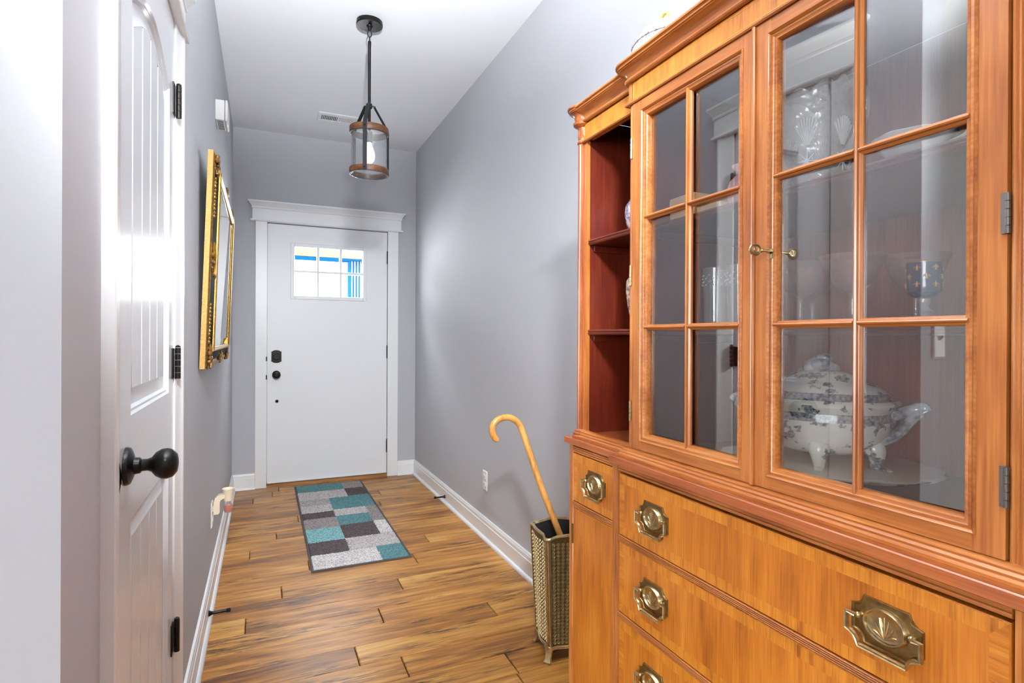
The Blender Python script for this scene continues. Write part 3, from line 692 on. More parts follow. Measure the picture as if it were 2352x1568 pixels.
# reeded posts beside the doors
for s in (0, 1):
    f = (lambda y: y) if not s else mir
    b = MB(); cx_, cy_ = 0.7425, f(1.0470); sg = 1 if not s else -1; n = 6; poly = [(cx_+0.004, cy_)]
    poly = []
    for k in range(n):
        for q in range(5):
            a = (pi/2)*(k+q/4*0.96+0.02)/n; r = 0.0195+0.0022*sin(pi*q/4)
            poly.append((cx_-r*cos(a), cy_+sg*r*sin(a)))
    poly += [(cx_+0.004, cy_+sg*0.0195), (cx_+0.004, cy_)]
    b.prism(poly, 2, ZC+0.018, 1.692); b.build('reeded_post', M['wv'], cab)
    a, c = sorted((f(1.2865), f(1.3115))); MB().box(XU+0.003, XU+0.0118, a, c, ZC+0.012, 1.74).build('stile', M['wv'], cab)
    # column
    cx, cy = 0.7520, f(1.3130); n = 9; b = MB(); poly = []
    for k in range(n):
        for q in range(5):
            a = 2*pi*(k+q/5)/n; r = 0.0108+0.0034*sin(pi*q/5); poly.append((cx+r*cos(a), cy+r*sin(a)))
    b.prism(poly, 2, ZC+0.018, 1.692); col = b.build('reeded_column', M['dkwood'], cab)
    b = MB(); b.lathe([(0.0275, ZC), (0.028, ZC+0.004), (0.024, ZC+0.007), (0.0255, ZC+0.011), (0.020, ZC+0.014), (0.0205, ZC+0.018), (0.017, ZC+0.021), (0.012, ZC+0.021)], cx, cy, 36); b.build('column_base', M['dkwood'], col)
    b = MB(); b.lathe([(0.0135, 1.684), (0.0165, 1.686), (0.0165, 1.690), (0.0140, 1.693), (0.0132, 1.700), (0.0140, 1.718), (0.0155, 1.726), (0.0200, 1.7285), (0.0265, 1.7325), (0.0280, 1.7375), (0.0250, 1.741), (0.0232, 1.7425), (0.0235, 1.750), (0.0262, 1.7565), (0.0330, 1.7625), (0.0360, 1.7632), (0.0360, 1.7650), (0.0385, 1.7655), (0.0385, 1.7690), (0.0400, 1.7695), (0.0400, 1.7705), (0.0422, 1.7710), (0.0425, 1.7750), (0.0405, 1.777), (0.01, 1.777)], cx, cy, 44)
    for k in range(6):
        a = 2*pi*k/6+0.25
        for da, zz0, zz1, rr in ((0, 1.696, 1.718, 0.0016), (-0.34, 1.696, 1.722, 0.0011), (0.34, 1.696, 1.722, 0.0011)):
            b.tube([(cx+0.0140*cos(a+da*t), cy+0.0140*sin(a+da*t), zz0+(zz1-zz0)*t_) for t, t_ in ((0.25, 0), (0.8, 0.3), (1, 0.65), (0.7, 1))], [0.0008, rr, rr, 0.0006], 6)
    b.build('carved_capital', M['dkwood'], col)
# frieze boards with stringing, beads and cornice
def frieze(y0, y1, z0, z1, xf, nm='frieze'):
    o = drawer_front(y0, y1, z0, z1, xf, 0.0001, cab, nm, 0.02)
    o.data.materials[0] = M['cross']
    b = MB(); i = 0.005; tt_ = 0.0012
    for a, c, d, e in ((y0+i, y1-i, z0+i, z0+i+tt_), (y0+i, y1-i, z1-i-tt_, z1-i), (y0+i, y0+i+tt_, z0+i, z1-i), (y1-i-tt_, y1-i, z0+i, z1-i)): b.box(xf-0.0004, xf+0.001, a, c, d, e)
    b.build('string_inlay', M['string'], o); return o
frieze(mir(1.050), 1.050, 1.693, 1.7365, 0.7215)
MB().box(0.7215, 0.752, 1.0505, 1.064, 1.692, 1.738, c=0.002).build('frieze_end', M['wv'], cab); MB().box(0.7215, 0.752, mir(1.064), mir(1.0505), 1.692, 1.738, c=0.002).build('frieze_end', M['wv'], cab)
bead = [(0, 1.6875), (0.004, 1.6875), (0.0062, 1.6895), (0.0062, 1.6915), (0.004, 1.6935), (0, 1.6935)]
b = MB(); b.sweep(bead, [(0.752, mir(1.0635)), (0.7205, mir(1.0635)), (0.7205, 1.0635), (0.752, 1.0635)][::-1]); b.build('bead_moulding', M['wh'], cab)
for s in (0, 1):
    f = (lambda y: y) if not s else mir
    a, c = sorted((f(1.0655), f(1.3015))); frieze(a, c, 1.690, 1.734, XU+0.001)
    MB().sweep([(o, z-0.004) for o, z in bead], [(XU+0.001, c), (XU+0.001, a)]).build('bead_moulding', M['wh'], cab)
corn = [(-0.02, 1.7365), (0.0, 1.7365), (0.0085, 1.7370), (0.0105, 1.7395), (0.0105, 1.7425), (0.0080, 1.7445), (0.0045, 1.7450), (0.0045, 1.7485), (0.0075, 1.7540), (0.0130, 1.7595), (0.0205, 1.7625), (0.0230, 1.7628), (0.0230, 1.7645), (0.0262, 1.7650), (0.0262, 1.7688), (0.0275, 1.7692), (0.0275, 1.7702), (0.0305, 1.7706), (0.0312, 1.7730), (0.0300, 1.7765), (0.026, 1.778), (-0.02, 1.778)]
def rounded(path, r, n=6):
    out = [path[0]]
    for i in range(1, len(path)-1):
        p, a, c = Vector(path[i]), Vector(path[i-1]), Vector(path[i+1]); u, v = (a-p).normalized(), (c-p).normalized()
        ctr = p+(u+v)*r; 
        for k in range(n+1):
            q = k/n*pi/2; out.append(tuple(ctr-v*r*cos(q)-u*r*sin(q)))
    return out+[path[-1]]
b = MB(); b.sweep(corn, rounded([(0.80, mir(1.068)), (0.7215, mir(1.068)), (0.7215, 1.068), (0.80, 1.068)][::-1], 0.012), 0, True); b.box(0.73, 0.80, mir(1.06), 1.06, 1.74, 1.7765); cob = b.build('cornice', M['wh'], cab)
for s in (0, 1):
    f = (lambda y: y) if not s else mir
    p = [(XU+0.001, f(1.303)), (XU+0.001, f(1.071))]
    b = MB(); b.sweep([(o, z-0.002) for o, z in corn], p if not s else p[::-1], 0, True); b.build('cornice', M['wh'], cab)
b = MB(); b.box(0.758, CB, mir(1.31), 1.31, 1.7605, 1.7740); b.build('cabinet_lid', M['wh'], cab)

# shelves, lips and cleats
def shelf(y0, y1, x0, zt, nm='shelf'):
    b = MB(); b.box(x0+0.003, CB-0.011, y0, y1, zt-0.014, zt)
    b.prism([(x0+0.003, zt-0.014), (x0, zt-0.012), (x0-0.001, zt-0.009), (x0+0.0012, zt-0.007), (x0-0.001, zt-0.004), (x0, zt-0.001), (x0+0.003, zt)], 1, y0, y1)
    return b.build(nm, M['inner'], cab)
SH1, SH2 = 1.4335, 1.2035
for zt in (SH1, SH2):
    shelf(mir(1.0485), 1.0485, 0.778, zt)
    for s in (0, 1):
        f = (lambda y: y) if not s else mir
        a, c = sorted((f(1.0645), f(1.2855))); shelf(a, c, 0.752, zt)
        for yy in (1.2790, 1.0645):
            a, c = sorted((f(yy), f(yy+0.0068))); b = MB(); b.box(0.766, CB-0.02, a, c, zt-0.030, zt-0.0146, c=0.001); b.build('shelf_cleat', M['inner'], cab)
        a, c = sorted((f(1.0400), f(1.0485))); b = MB(); b.box(0.790, CB-0.02, a, c, zt-0.032, zt-0.0146, c=0.001); b.build('shelf_cleat', M['inner'], cab)

# glazed doors
def glass_door(y0, y1, stile_in0, stile_in1, name_hinge_y, key, tilt):
    """y0..y1 leaf; stile_in0/1 widths of near (right) and far (left) stiles"""
    z0, z1 = 0.9455, 1.6865; a, c = y0+stile_in0, y1-stile_in1; g0, g1 = 0.9690, 1.6605
    b = MB(); tb = 0.022
    P = [(y0, z0), (y1, z0), (y1, z1), (y0, z1)]; Q = [(a, g0), (c, g0), (c, g1), (a, g1)]
    def at(L, x, d=0, cen=None):
        my, mz_ = (L[0][0]+L[1][0])/2, (L[0][1]+L[2][1])/2
        return [(x, y_+(d if y_ < my else -d), z_+(d if z_ < mz_ else -d)) for y_, z_ in L]
    # stiles run full height (upright grain), rails between (level grain)
    for (ya, yb, za, zb, mi) in ((y0, a, z0, z1, 0), (c, y1, z0, z1, 0), (a, c, z0, g0, 1), (a, c, g1, z1, 1)): b.box(XD, XD+tb, ya, yb, za, zb, mi)
    fr_ = b.build('glass_door', [M['wv'], M['wh']], cab)
    b = MB(); b.loops([at(Q, XD-0.001, -0.0045), at(Q, XD-0.0035, -0.003), at(Q, XD-0.001, -0.0005), at(Q, XD+0.0015, 0.0), at(Q, XD+0.0005, 0.0035), at(Q, XD+0.003, 0.006), at(Q, XD+0.0035, 0.009), at(Q, XD+0.007, 0.011), at(Q, XD+0.014, 0.0115), at(Q, XD+0.020, 0.0115), at(Q, XD+0.020, -0.0045), at(Q, XD-0.001, -0.0045)], 0, False, False, False)
    b.build('sticking_moulding', M['wh'], fr_)
    ga, gc, gz0, gz1 = a+0.0115, c-0.0115, g0+0.0115, g1-0.0115
    ym = (ga+gc)/2; zz = (1.2045, 1.4365)
    def mprof(w_): return [(-w_, 0.006), (-w_, 0.002), (-w_*0.62, -0.001), (-w_*0.5, -0.0015), (-w_*0.34, -0.0052), (0, -0.0066), (w_*0.34, -0.0052), (w_*0.5, -0.0015), (w_*0.62, -0.001), (w_, 0.002), (w_, 0.006)]
    b = MB(); b.prism([(XD+0.006+o, ym+u) for u, o in mprof(0.0066)], 2, gz0-0.006, gz1+0.006); b.build('muntin', M['wv'], fr_)
    for z_ in zz:
        for p, q in ((ga-0.006, ym-0.0035), (ym+0.0035, gc+0.006)):
            b = MB(); b.prism([(XD+0.006+o, z_+u) for u, o in mprof(0.0060)], 1, p, q); b.build('muntin', M['wh'], fr_)
    zl = [gz0]+list(zz)+[gz1]
    for k in range(3):
        for p, q in ((ga, ym), (ym, gc)):
            b = MB(); x0 = XD+0.0145; dx = tilt
            cyy = (p+q)/2
            v = [(x0+(y_-cyy)*dx+t_, y_, z_) for t_ in (0, 0.002) for y_, z_ in ((p+.002, zl[k]+.002), (q-.002, zl[k]+.002), (q-.002, zl[k+1]-.002), (p+.002, zl[k+1]-.002))]
            b.add(v, [(0, 1, 2, 3), (4, 5, 6, 7), (0, 1, 5, 4), (1, 2, 6, 5), (2, 3, 7, 6), (3, 0, 4, 7)]); b.build('glass_pane', M['glass'], fr_)
    for zc in (1.592, 1.318, 1.025):
        b = MB(); zc_ = zc
        for q in range(5): b.lathe([(0.0028, zc_-0.022+q*0.0088), (0.0028, zc_-0.022+q*0.0088+0.0078)], XD-0.0022, name_hinge_y, 10)
        b.box(XD-0.0035, XD+0.002, name_hinge_y-0.0012 if key else name_hinge_y-0.001, name_hinge_y+0.006 if key else name_hinge_y+0.001, zc_-0.022, zc_+0.022); b.build('hinge', M['brasslt'] if not key else M['hinge_steel'], fr_)
    if key:
        b = MB(); ye, ze = 0.6645, 1.3195
        b.loops([[(XD-o, ye+0.0042*cos(2*pi*i/16), ze+0.0042*sin(2*pi*i/16)) for i in range(16)] for o in (0, 0.0008)]); b.box(XD-0.0008, XD, ye-0.0026, ye+0.0026, ze-0.011, ze); b.build('keyhole_escutcheon', M['brasslt'], fr_)
        b = MB(); b.tube([(XD+0.006, ye, ze), (XD-0.018, ye, ze), (XD-0.024, ye, ze)], [0.0022, 0.0022, 0.003], 10); b.tube([(XD-0.020, ye, ze), (XD-0.022, ye, ze)], 0.0036, 10)
        b.torus((XD-0.034, ye, ze), 0.0105, 0.0021, 1, 20, 8, sc=(1, 0.72)); b.torus((XD-0.031, ye, ze+0.0012), 0.0045, 0.0013, 1, 14, 6); b.build('key', M['brasslt'], fr_)
    else:
        b = MB(); ya = y0-0.0042; b.prism([(XD+0.002, ya), (XD-0.0035, ya), (XD-0.0055, ya+0.0015), (XD-0.0055, ya+0.003), (XD-0.0035, ya+0.0042), (XD-0.0045, ya+0.0056), (XD-0.0035, ya+0.0072), (XD, ya+0.0078), (XD+0.002, ya+0.0078)], 2, z0, z1); b.build('astragal', M['wv'], fr_)
M['hinge_steel'] = mat('grey_steel_hinge', (0.25, 0.22, 0.2), 0.35, 0.9)
glass_door(0.7010, 1.0445, 0.0285, 0.0365, 1.0462, False, 0.010)
glass_door(0.3455, 0.6960, 0.0330, 0.0285, 0.3440, True, -0.064)

# ------------------------------------------------------------------ things in and on the cabinet
TC = Vector((0.925, 0.735)); TA = math.atan2(-0.863, 0.505)         # tureen centre, long axis
sv = thing('serving_platter', (TC.x, TC.y, 0.9385), 'scalloped blue and white oval platter lying under the covered tureen', 'platter')
b = MB()
def oval(a_, b_, z_, sc=0.0, n=72, ns=12):
    out = []
    for i in range(n):
        t = 2*pi*i/n; k = 1+sc*abs(sin(ns*t/2)); u, v = a_*k*cos(t), b_*k*sin(t)
        out.append((TC.x+u*cos(TA)-v*sin(TA), TC.y+u*sin(TA)+v*cos(TA), z_))
    return out
b.loops([oval(.11, .08, 0.9385), oval(.125, .09, 0.9395), oval(.165, .122, 0.948, .03), oval(.176, .132, 0.9525, .05), oval(.179, .135, 0.9565, .06), oval(.176, .132, 0.9585, .06), oval(.170, .127, 0.9565, .05), oval(.135, .098, 0.946), oval(.11, .08, 0.9435)], 0, True)
b.build('dish', M['platter'], sv)
b = MB(); b.loops([oval(.1755, .1315, 0.9572, .058), oval(.180, .136, 0.9566, .062), oval(.1805, .1365, 0.9590, .062), oval(.1755, .1315, 0.9597, .058)], 0, True); b.build('scalloped_rim', M['cream'], sv)
tu = thing('soup_tureen', (TC.x, TC.y, 0.944), 'large covered soup tureen printed in blue on cream behind right glass door', 'tureen')
def lob(pr, mb, lobe=0.035): 
    Ls = []
    for s_, z_ in pr:
        row = []
        for i in range(64):
            t = 2*pi*i/64; k = 1+lobe*cos(4*t+pi)*(1 if s_ > .3 else .3); u, v = 0.118*s_*k*cos(t), 0.094*s_*k*sin(t)
            row.append((TC.x+u*cos(TA)-v*sin(TA), TC.y+u*sin(TA)+v*cos(TA), z_))
        Ls.append(row)
    return mb.loops(Ls, 0, True)
b = MB(); lob([(.28, .978), (.50, .980), (.68, .988), (.85, 1.003), (.95, 1.020), (.985, 1.038), (.965, 1.050), (.96, 1.054), (1.0, 1.060), (1.03, 1.066), (1.02, 1.069), (.9, 1.069)], b); b.build('bowl', M['china'], tu)
b = MB(); lob([(1.0, 1.0695), (1.09, 1.0695), (1.10, 1.073), (1.07, 1.0765), (1.03, 1.079), (.96, 1.087), (.84, 1.098), (.66, 1.106), (.55, 1.110), (.47, 1.118), (.33, 1.124), (.14, 1.126)], b); lid = b.build('lid', M['china'], tu)
b = MB()
for dx, dy, dz, r in ((0, 0, 1.131, .020), (.010, .006, 1.138, .013), (-.012, -.006, 1.136, .014), (.002, -.004, 1.147, .0125), (.012, -.010, 1.128, .013), (-.010, .012, 1.129, .015)): b.ball((TC.x+dx, TC.y+dy, dz), r, 12, sc=(1.1, 1.15, .85))
b.tube(spline([(TC.x, TC.y+.045, 1.121), (TC.x-.005, TC.y+.028, 1.134), (TC.x, TC.y+.010, 1.146)], 5), [.006]*11, 8); b.build('fruit_finial', M['chinadk'], lid)
for sg in (1, -1):
    def PT(u, v, z_): return (TC.x+u*cos(TA)-v*sin(TA), TC.y+u*sin(TA)+v*cos(TA), z_)
    b = MB()
    for vv, rr in ((.016, .008), (-.016, .008), (0, .0095)): b.tube(spline([PT(sg*.088, vv*1.5, 1.002), PT(sg*.118, vv*1.2, 1.020), PT(sg*.136, vv*.7, 1.043), PT(sg*.150, vv*.4, 1.058)], 5), rr, 8)
    b.tube(spline([PT(sg*.105, 0, 1.046), PT(sg*.122, .004, 1.054), PT(sg*.140, -.004, 1.062), PT(sg*.153, 0, 1.066), PT(sg*.158, 0, 1.060)], 5), [.010]*12+[.0115]*6+[.0105]*3, 10)
    b.ball(PT(sg*.104, 0, 1.040), .013, 10); b.build('branch_handle', M['chinadk'], tu)
for fa in (-1.50, -0.35, 1.57, 3.49):
    fu, fv = cos(fa), sin(fa)
    def FP(k_, z_): return PT(fu*.118*k_, fv*.094*k_, z_)
    b = MB(); b.tube(spline([FP(.74, 1.000), FP(.80, .986), FP(.80, .970), FP(.76, .960), FP(.84, .9560), FP(.93, .9565), FP(.96, .9630)], 4), [.017, .0175, .018, .0175, .016, .014, .0125, .0115, .0105, .010, .0095, .0092, .009, .0088, .0086, .0084, .0083, .0083, .0083, .0083, .008, .0078, .0076, .0074, .007], 10)
    b.build('scroll_foot', M['china'], tu)

def coupe(loc, label, r=0.0475, h=0.110):
    t = thing('coupe_glass', loc, label, 'glass', 'rose pink coupe glasses on the lower shelf')
    x, y, z = loc
    b = MB(); b.lathe([(.003, z+.050), (.012, z+.053), (.024, z+.062), (.034, z+.076), (.041, z+.092), (r, z+h), (r-.0012, z+h), (.040, z+.0935), (.033, z+.0785), (.023, z+.065), (.008, z+.056)], x, y, 32); b.build('bowl', M['pink'], t)
    b = MB(); b.lathe([(.006, z+.052), (.0042, z+.047), (.0048, z+.036), (.0044, z+.02), (.0048, z+.008), (.008, z+.0035), (.024, z+.0022), (.027, z+.0008), (.027, z)], x, y, 20); b.build('stem', M['clear'], t)
    return t
zs2 = SH2+0.0004
coupe((0.850, 0.720, zs2), 'rose pink coupe glass on lower shelf, leftmost behind right glass door')
coupe((0.950, 0.777, zs2), 'rose pink coupe glass half hidden behind the leftmost coupe')
coupe((0.852, 0.622, zs2), 'rose pink coupe glass directly behind the upright bar of right glass door', .0495, .112)
coupe((0.935, 0.573, zs2), 'rose pink coupe glass standing behind the blue goblet', .0475, .112)
gb = thing('goblet', (0.840, 0.5035, zs2), 'cobalt blue goblet with gold fleur-de-lis and clear knopped stem', 'glass')
x, y, z = 0.840, 0.5035, zs2
b = MB(); b.lathe([(.006, z+.036), (.014, z+.038), (.0205, z+.044), (.0218, z+.052), (.0218, z+.086), (.0208, z+.086), (.0205, z+.05), (.012, z+.044)], x, y, 32); b.build('cup', M['cobalt'], gb)
b = MB(); b.lathe([(.0222, z+.0855), (.0222, z+.0868), (.0205, z+.0868), (.0205, z+.0855)], x, y, 32, cap=False); b.build('gilt_rim', M['gold'], gb)
b = MB(); b.lathe([(.007, z+.038), (.0085, z+.030), (.006, z+.025), (.007, z+.022), (.0125, z+.018), (.007, z+.014), (.0055, z+.011), (.009, z+.006), (.021, z+.0025), (.022, z)], x, y, 20); b.build('stem', M['crystal'], gb)
for row, (zz_, of) in enumerate(((0.078, 0), (0.066, .5), (0.055, 0))):
    for k in range(6):
        a = 2*pi*(k+of)/6 - 1.95; b = MB()
        def on(u, v): 
            q = a+u/.0218; return (x+.0221*cos(q), y+.0221*sin(q), z+zz_+v)
        for pts, rr in (([(0, -.004), (0, 0), (0, .0045)], [.0004, .0013, .0002]), ([(0, -.0008), (.0026, .0014), (.0038, -.0002), (.0030, -.0012)], [.0004, .0009, .0008, .0003]), ([(0, -.0008), (-.0026, .0014), (-.0038, -.0002), (-.0030, -.0012)], [.0004, .0009, .0008, .0003]), ([(-.0018, -.0014), (.0018, -.0014)], [.0005, .0005]), ([(0, -.002), (.0018, -.0042)], [.0007, .0003]), ([(0, -.002), (-.0018, -.0042)], [.0007, .0003])):
            b.tube([on(u, v) for u, v in pts], rr, 6)
        b.build('gold_emblem', M['gold'], gb)
def tumbler(loc, label):
    t = thing('tumbler', loc, label, 'glass', 'tall clear tumblers behind the left glass door'); x, y, z = loc
    b = MB(); b.lathe([(.022, z), (.024, z+.002), (.0285, z+.132), (.0273, z+.132), (.0228, z+.012), (.004, z+.010)], x, y, 32); b.build('wall', M['clear'], t)
    b = MB(); b.torus((x, y, z+.1318), .0279, .0009, 2, 32, 6); b.build('rim', M['crystal'], t)
    b = MB()
    for k in range(10):
        for q in range(4): b.ball((x+.0277*cos(2*pi*(k+q*.5)/10), y+.0277*sin(2*pi*(k+q*.5)/10), z+.095+q*.007), .0018, 6)
    b.build('etched_band', M['cut'], t); return t
tumbler((0.900, 0.985, zs2), 'tall clear etched tumbler on lower shelf, nearer the left door bar'); tumbler((0.905, 0.918, zs2), 'tall clear etched tumbler on lower shelf, nearer the key')
zs1 = SH1+0.0004
# cut crystal pitcher
cp = thing('crystal_pitcher', (0.855, 0.700, zs1), 'large cut crystal pitcher with scalloped lip on upper shelf', 'pitcher'); x, y, z = 0.855, 0.700, zs1
Ls = []
for r, zz_ in ((.044, 0), (.046, .004), (.050, .03), (.055, .06), (.059, .09), (.060, .115), (.060, .135), (.061, .150), (.058, .150), (.057, .12), (.050, .04), (.01, .02)):
    row = []
    for i in range(72):
        a = 2*pi*i/72; rr = r*(1+(.03*abs(sin(8*a)) if .02 < zz_ < .14 else 0)); top = zz_ > .14
        spout = max(0, cos(a-pi/2))**3; dz = (.030*spout+.012*abs(sin(5*a))+.018*max(0, cos(a+pi/2))**4) if top else 0
        row.append((x+rr*cos(a), y+rr*sin(a)+(.014*spout if zz_ > .11 else 0), z+zz_+dz))
    Ls.append(row)
b = MB(); b.loops(Ls, 0, True); b.build('body', M['crystal'], cp)
b = MB(); b.tube(spline([(x, y-.055, z+.158), (x, y-.078, z+.160), (x, y-.096, z+.135), (x, y-.093, z+.095), (x, y-.070, z+.060), (x, y-.050, z+.048)], 6), .0062, 10); b.build('handle', M['crystal'], cp)
# fan and hobstar cutting
b = MB()
for side in range(5):
    a0 = -2.6+side*1.0
    for k in range(9):
        t = -1+2*k/8; a1 = a0+.30*t; b.tube([(x+.0585*cos(a0+.05*t), y+.0585*sin(a0+.05*t), z+.066), (x+.0625*cos(a1), y+.0625*sin(a1), z+.112-.012*t*t)], [.0008, .0014], 5)
    for k in range(8):
        q = pi*k/4; b.tube([(x+.0585*cos(a0), y+.0585*sin(a0), z+.04), (x+.0585*cos(a0+.26*cos(q)), y+.0585*sin(a0+.26*cos(q)), z+.04+.017*sin(q))], [.0014, .0006], 5)
b.build('cut_pattern', M['cut'], cp)
ds = thing('white_dish', (0.835, 0.515, zs1), 'small white scalloped dish with gilt-edged handle on upper shelf', 'dish'); x, y, z = 0.835, 0.515, zs1
Ls = []
for r, zz_ in ((.026, 0), (.030, .003), (.042, .018), (.050, .030), (.0535, .034), (.052, .0355), (.040, .020), (.02, .008)):
    Ls.append([(x+r*(1+.03*cos(8*2*pi*i/64))*cos(2*pi*i/64), y+r*(1+.03*cos(8*2*pi*i/64))*sin(2*pi*i/64), z+zz_) for i in range(64)])
b = MB(); b.loops(Ls, 0, True); b.build('bowl', M['whitechina'], ds)
b = MB(); b.tube(spline([(x, y-.044, z+.030), (x, y-.058, z+.038), (x, y-.070, z+.034), (x, y-.068, z+.020), (x, y-.046, z+.014)], 5), .0032, 8); b.build('handle', M['cream'], ds)
pv = thing('bud_vase', (0.840, 0.846, zs1), 'small pink bud vase on upper shelf beside left door stile', 'vase'); x, y, z = 0.840, 0.846, zs1
b = MB(); b.lathe([(.018, 0+z), (.020, z+.003), (.030, z+.022), (.031, z+.035), (.024, z+.054), (.013, z+.066), (.0125, z+.072), (.019, z+.079), (.0205, z+.083), (.018, z+.0835), (.010, z+.072)], x, y, 32); b.build('body', M['pinkvase'], pv)
b = MB(); b.torus((x, y, z+.0832), .0195, .0016, 2, 24, 6); b.build('lip', M['pinkvase'], pv)
for (ya, yb, h, lab) in ((0.938, 1.016, .050, 'pale wooden block on upper shelf, the taller one at left'), (0.862, 0.930, .030, 'pale wooden block on upper shelf, the lower one near pink vase')):
    t = thing('wooden_box', (0.815, (ya+yb)/2, zs1), lab, 'box'); b = MB(); b.box(0.797, 0.845, ya, yb, zs1, zs1+h*.55, c=.003); b.build('body', M['palewood'], t)
    b = MB(); b.box(0.7962, 0.8458, ya-.0008, yb+.0008, zs1+h*.55+.0005, zs1+h, c=.003); b.build('lid', M['palewood'], t)
def jar(loc, lab, mt, prof, cat='jar'):
    t = thing('ginger_jar', loc, lab, cat); x, y, z = loc
    b = MB(); b.lathe([(r, z+h) for r, h in prof], x, y, 36); b.build('body', mt, t)
    zt = z+prof[-1][1]; b = MB(); b.lathe([(prof[-1][0]+.004, zt+.0003), (prof[-1][0]+.005, zt+.006), (.016, zt+.014), (.005, zt+.016), (.006, zt+.022), (.003, zt+.026)], x, y, 28); b.build('lid', mt, t)
jar((0.868, 1.198, zs1), 'round blue and white porcelain jar on upper shelf of open side bay', M['ginger'], [(.026, 0), (.030, .004), (.048, .030), (.0545, .056), (.052, .080), (.036, .104), (.022, .112), (.021, .118)])
jar((0.862, 1.190, zs2), 'gilded porcelain jar on lower shelf of open side bay', M['gilded'], [(.030, 0), (.033, .006), (.044, .05), (.050, .095), (.049, .120), (.036, .142), (.024, .150), (.023, .158)])
# lidded dish on top
tp = thing('ceramic_basket', (0.905, 1.170, 1.7744), 'blue-speckled ceramic covered dish with yellow handle on top of cabinet', 'dish'); x, y, z = 0.905, 1.170, 1.7744
b = MB(); b.lathe([(.058, z), (.066, z+.006), (.083, z+.045), (.095, z+.095), (.098, z+.132), (.096, z+.138)], x, y, 40, sx=.8, sy=1); b.build('body', M['speckled'], tp)
b = MB(); b.lathe([(.099, z+.1385), (.100, z+.142), (.094, z+.150), (.080, z+.168), (.055, z+.182), (.025, z+.190), (.006, z+.192)], x, y, 40, sx=.8, sy=1); ld = b.build('lid', M['speckled'], tp)
b = MB(); b.tube(spline([(x, y+.022, z+.186), (x, y+.024, z+.206), (x, y+.012, z+.220), (x, y-.004, z+.218), (x, y-.012, z+.204), (x, y-.014, z+.188)], 6), .0042, 10); b.build('loop_handle', M['yellow'], ld)
for sg in (1, -1):
    b = MB(); b.tube(spline([(x, y+sg*.092, z+.125), (x, y+sg*.116, z+.120), (x, y+sg*.118, z+.085), (x, y+sg*.082, z+.055)], 6), .005, 10); b.build('side_handle', M['yellow'], tp)

# ------------------------------------------------------------------ pendant lantern
px_, py_ = 0.4795, 3.02
pn = thing('pendant_lantern', (px_, py_, HC), 'black pendant lantern with seeded glass cylinder and two wooden hoops', 'lamp')
b = MB(); b.lathe([(.064, HC-.0005), (.065, HC-.018), (.062, HC-.0225), (.016, HC-.023), (.015, HC-.026), (.010, HC-.030), (.008, HC-.045), (.004, HC-.048)], px_, py_, 40); b.build('canopy', M['black'], pn)
b = MB(); b.torus((px_, py_, HC-.062), .0135, .0026, 1, 20, 8, sc=(.7, 1.25)); b.torus((px_, py_, HC-.088), .009, .0022, 0, 20, 8, sc=(.8, 1.2)); b.build('hanging_loop', M['iron'], pn)
b = MB(); b.lathe([(.005, HC-.098), (.0085, HC-.102), (.0085, HC-.125), (.0075, HC-.127), (.0075, 2.37), (.0075, 2.225), (.0155, 2.222), (.0165, 2.17), (.012, 2.165)], px_, py_, 16); b.build('stem', M['black'], pn)
b = MB(); b.lathe([(.011, 2.338), (.014, 2.341), (.014, 2.362), (.010, 2.366)], px_, py_, 16)
b.build('hub', M['iron'], pn)
for nm, z0, z1 in (('wooden_hoop', 2.207, 2.239), ('wooden_hoop', 2.003, 2.032)):
    b = MB(); b.lathe([(.0905, z0), (.0950, z0), (.0960, z0+.002), (.0960, z1-.002), (.0950, z1), (.0905, z1), (.0905, z0)], px_, py_, 56, cap=False); hp = b.build(nm, M['lampwood'], pn)
    b = MB(); b.lathe([(.0885, z0-.002), (.0955, z0-.002), (.0955, z0+.0005), (.0885, z0+.0005), (.0885, z0-.002)], px_, py_, 56, cap=False); b.build('metal_edge', M['iron'], hp)
b = MB(); b.lathe([(.0870, 2.000), (.0870, 2.236), (.0852, 2.236), (.0852, 2.000), (.0870, 2.000)], px_, py_, 56, cap=False); b.build('glass_cylinder', M['seeded'], pn)
b = MB(); b.lathe([(.086, 2.2365), (.086, 2.239), (.02, 2.239)], px_, py_, 40); 
for ang in (-111, 9, 129):
    a = R(ang); u = Vector((cos(a), sin(a), 0)); wv = Vector((-sin(a), cos(a), 0)); c0 = Vector((px_, py_, 0))
    b = MB(); b.strap([c0+u*.012+Vector((0, 0, 2.352)), c0+u*.026+Vector((0, 0, 2.352)), c0+u*.034+Vector((0, 0, 2.338)), c0+u*.094+Vector((0, 0, 2.246)), c0+u*.0985+Vector((0, 0, 2.234)), c0+u*.0985+Vector((0, 0, 2.006))], wv, .0195, .0030)
    for z_ in (2.223, 2.018): b.ball(c0+u*.1005+Vector((0, 0, z_)), .0042, 8)
    b.build('iron_strap', M['iron'], pn)
b = MB(); b.lathe([(.012, 2.17), (.014, 2.155), (.020, 2.14), (.028, 2.115), (.030, 2.095), (.026, 2.075), (.015, 2.063), (.004, 2.060)], px_, py_, 24); b.build('bulb', M['bulb'], pn)

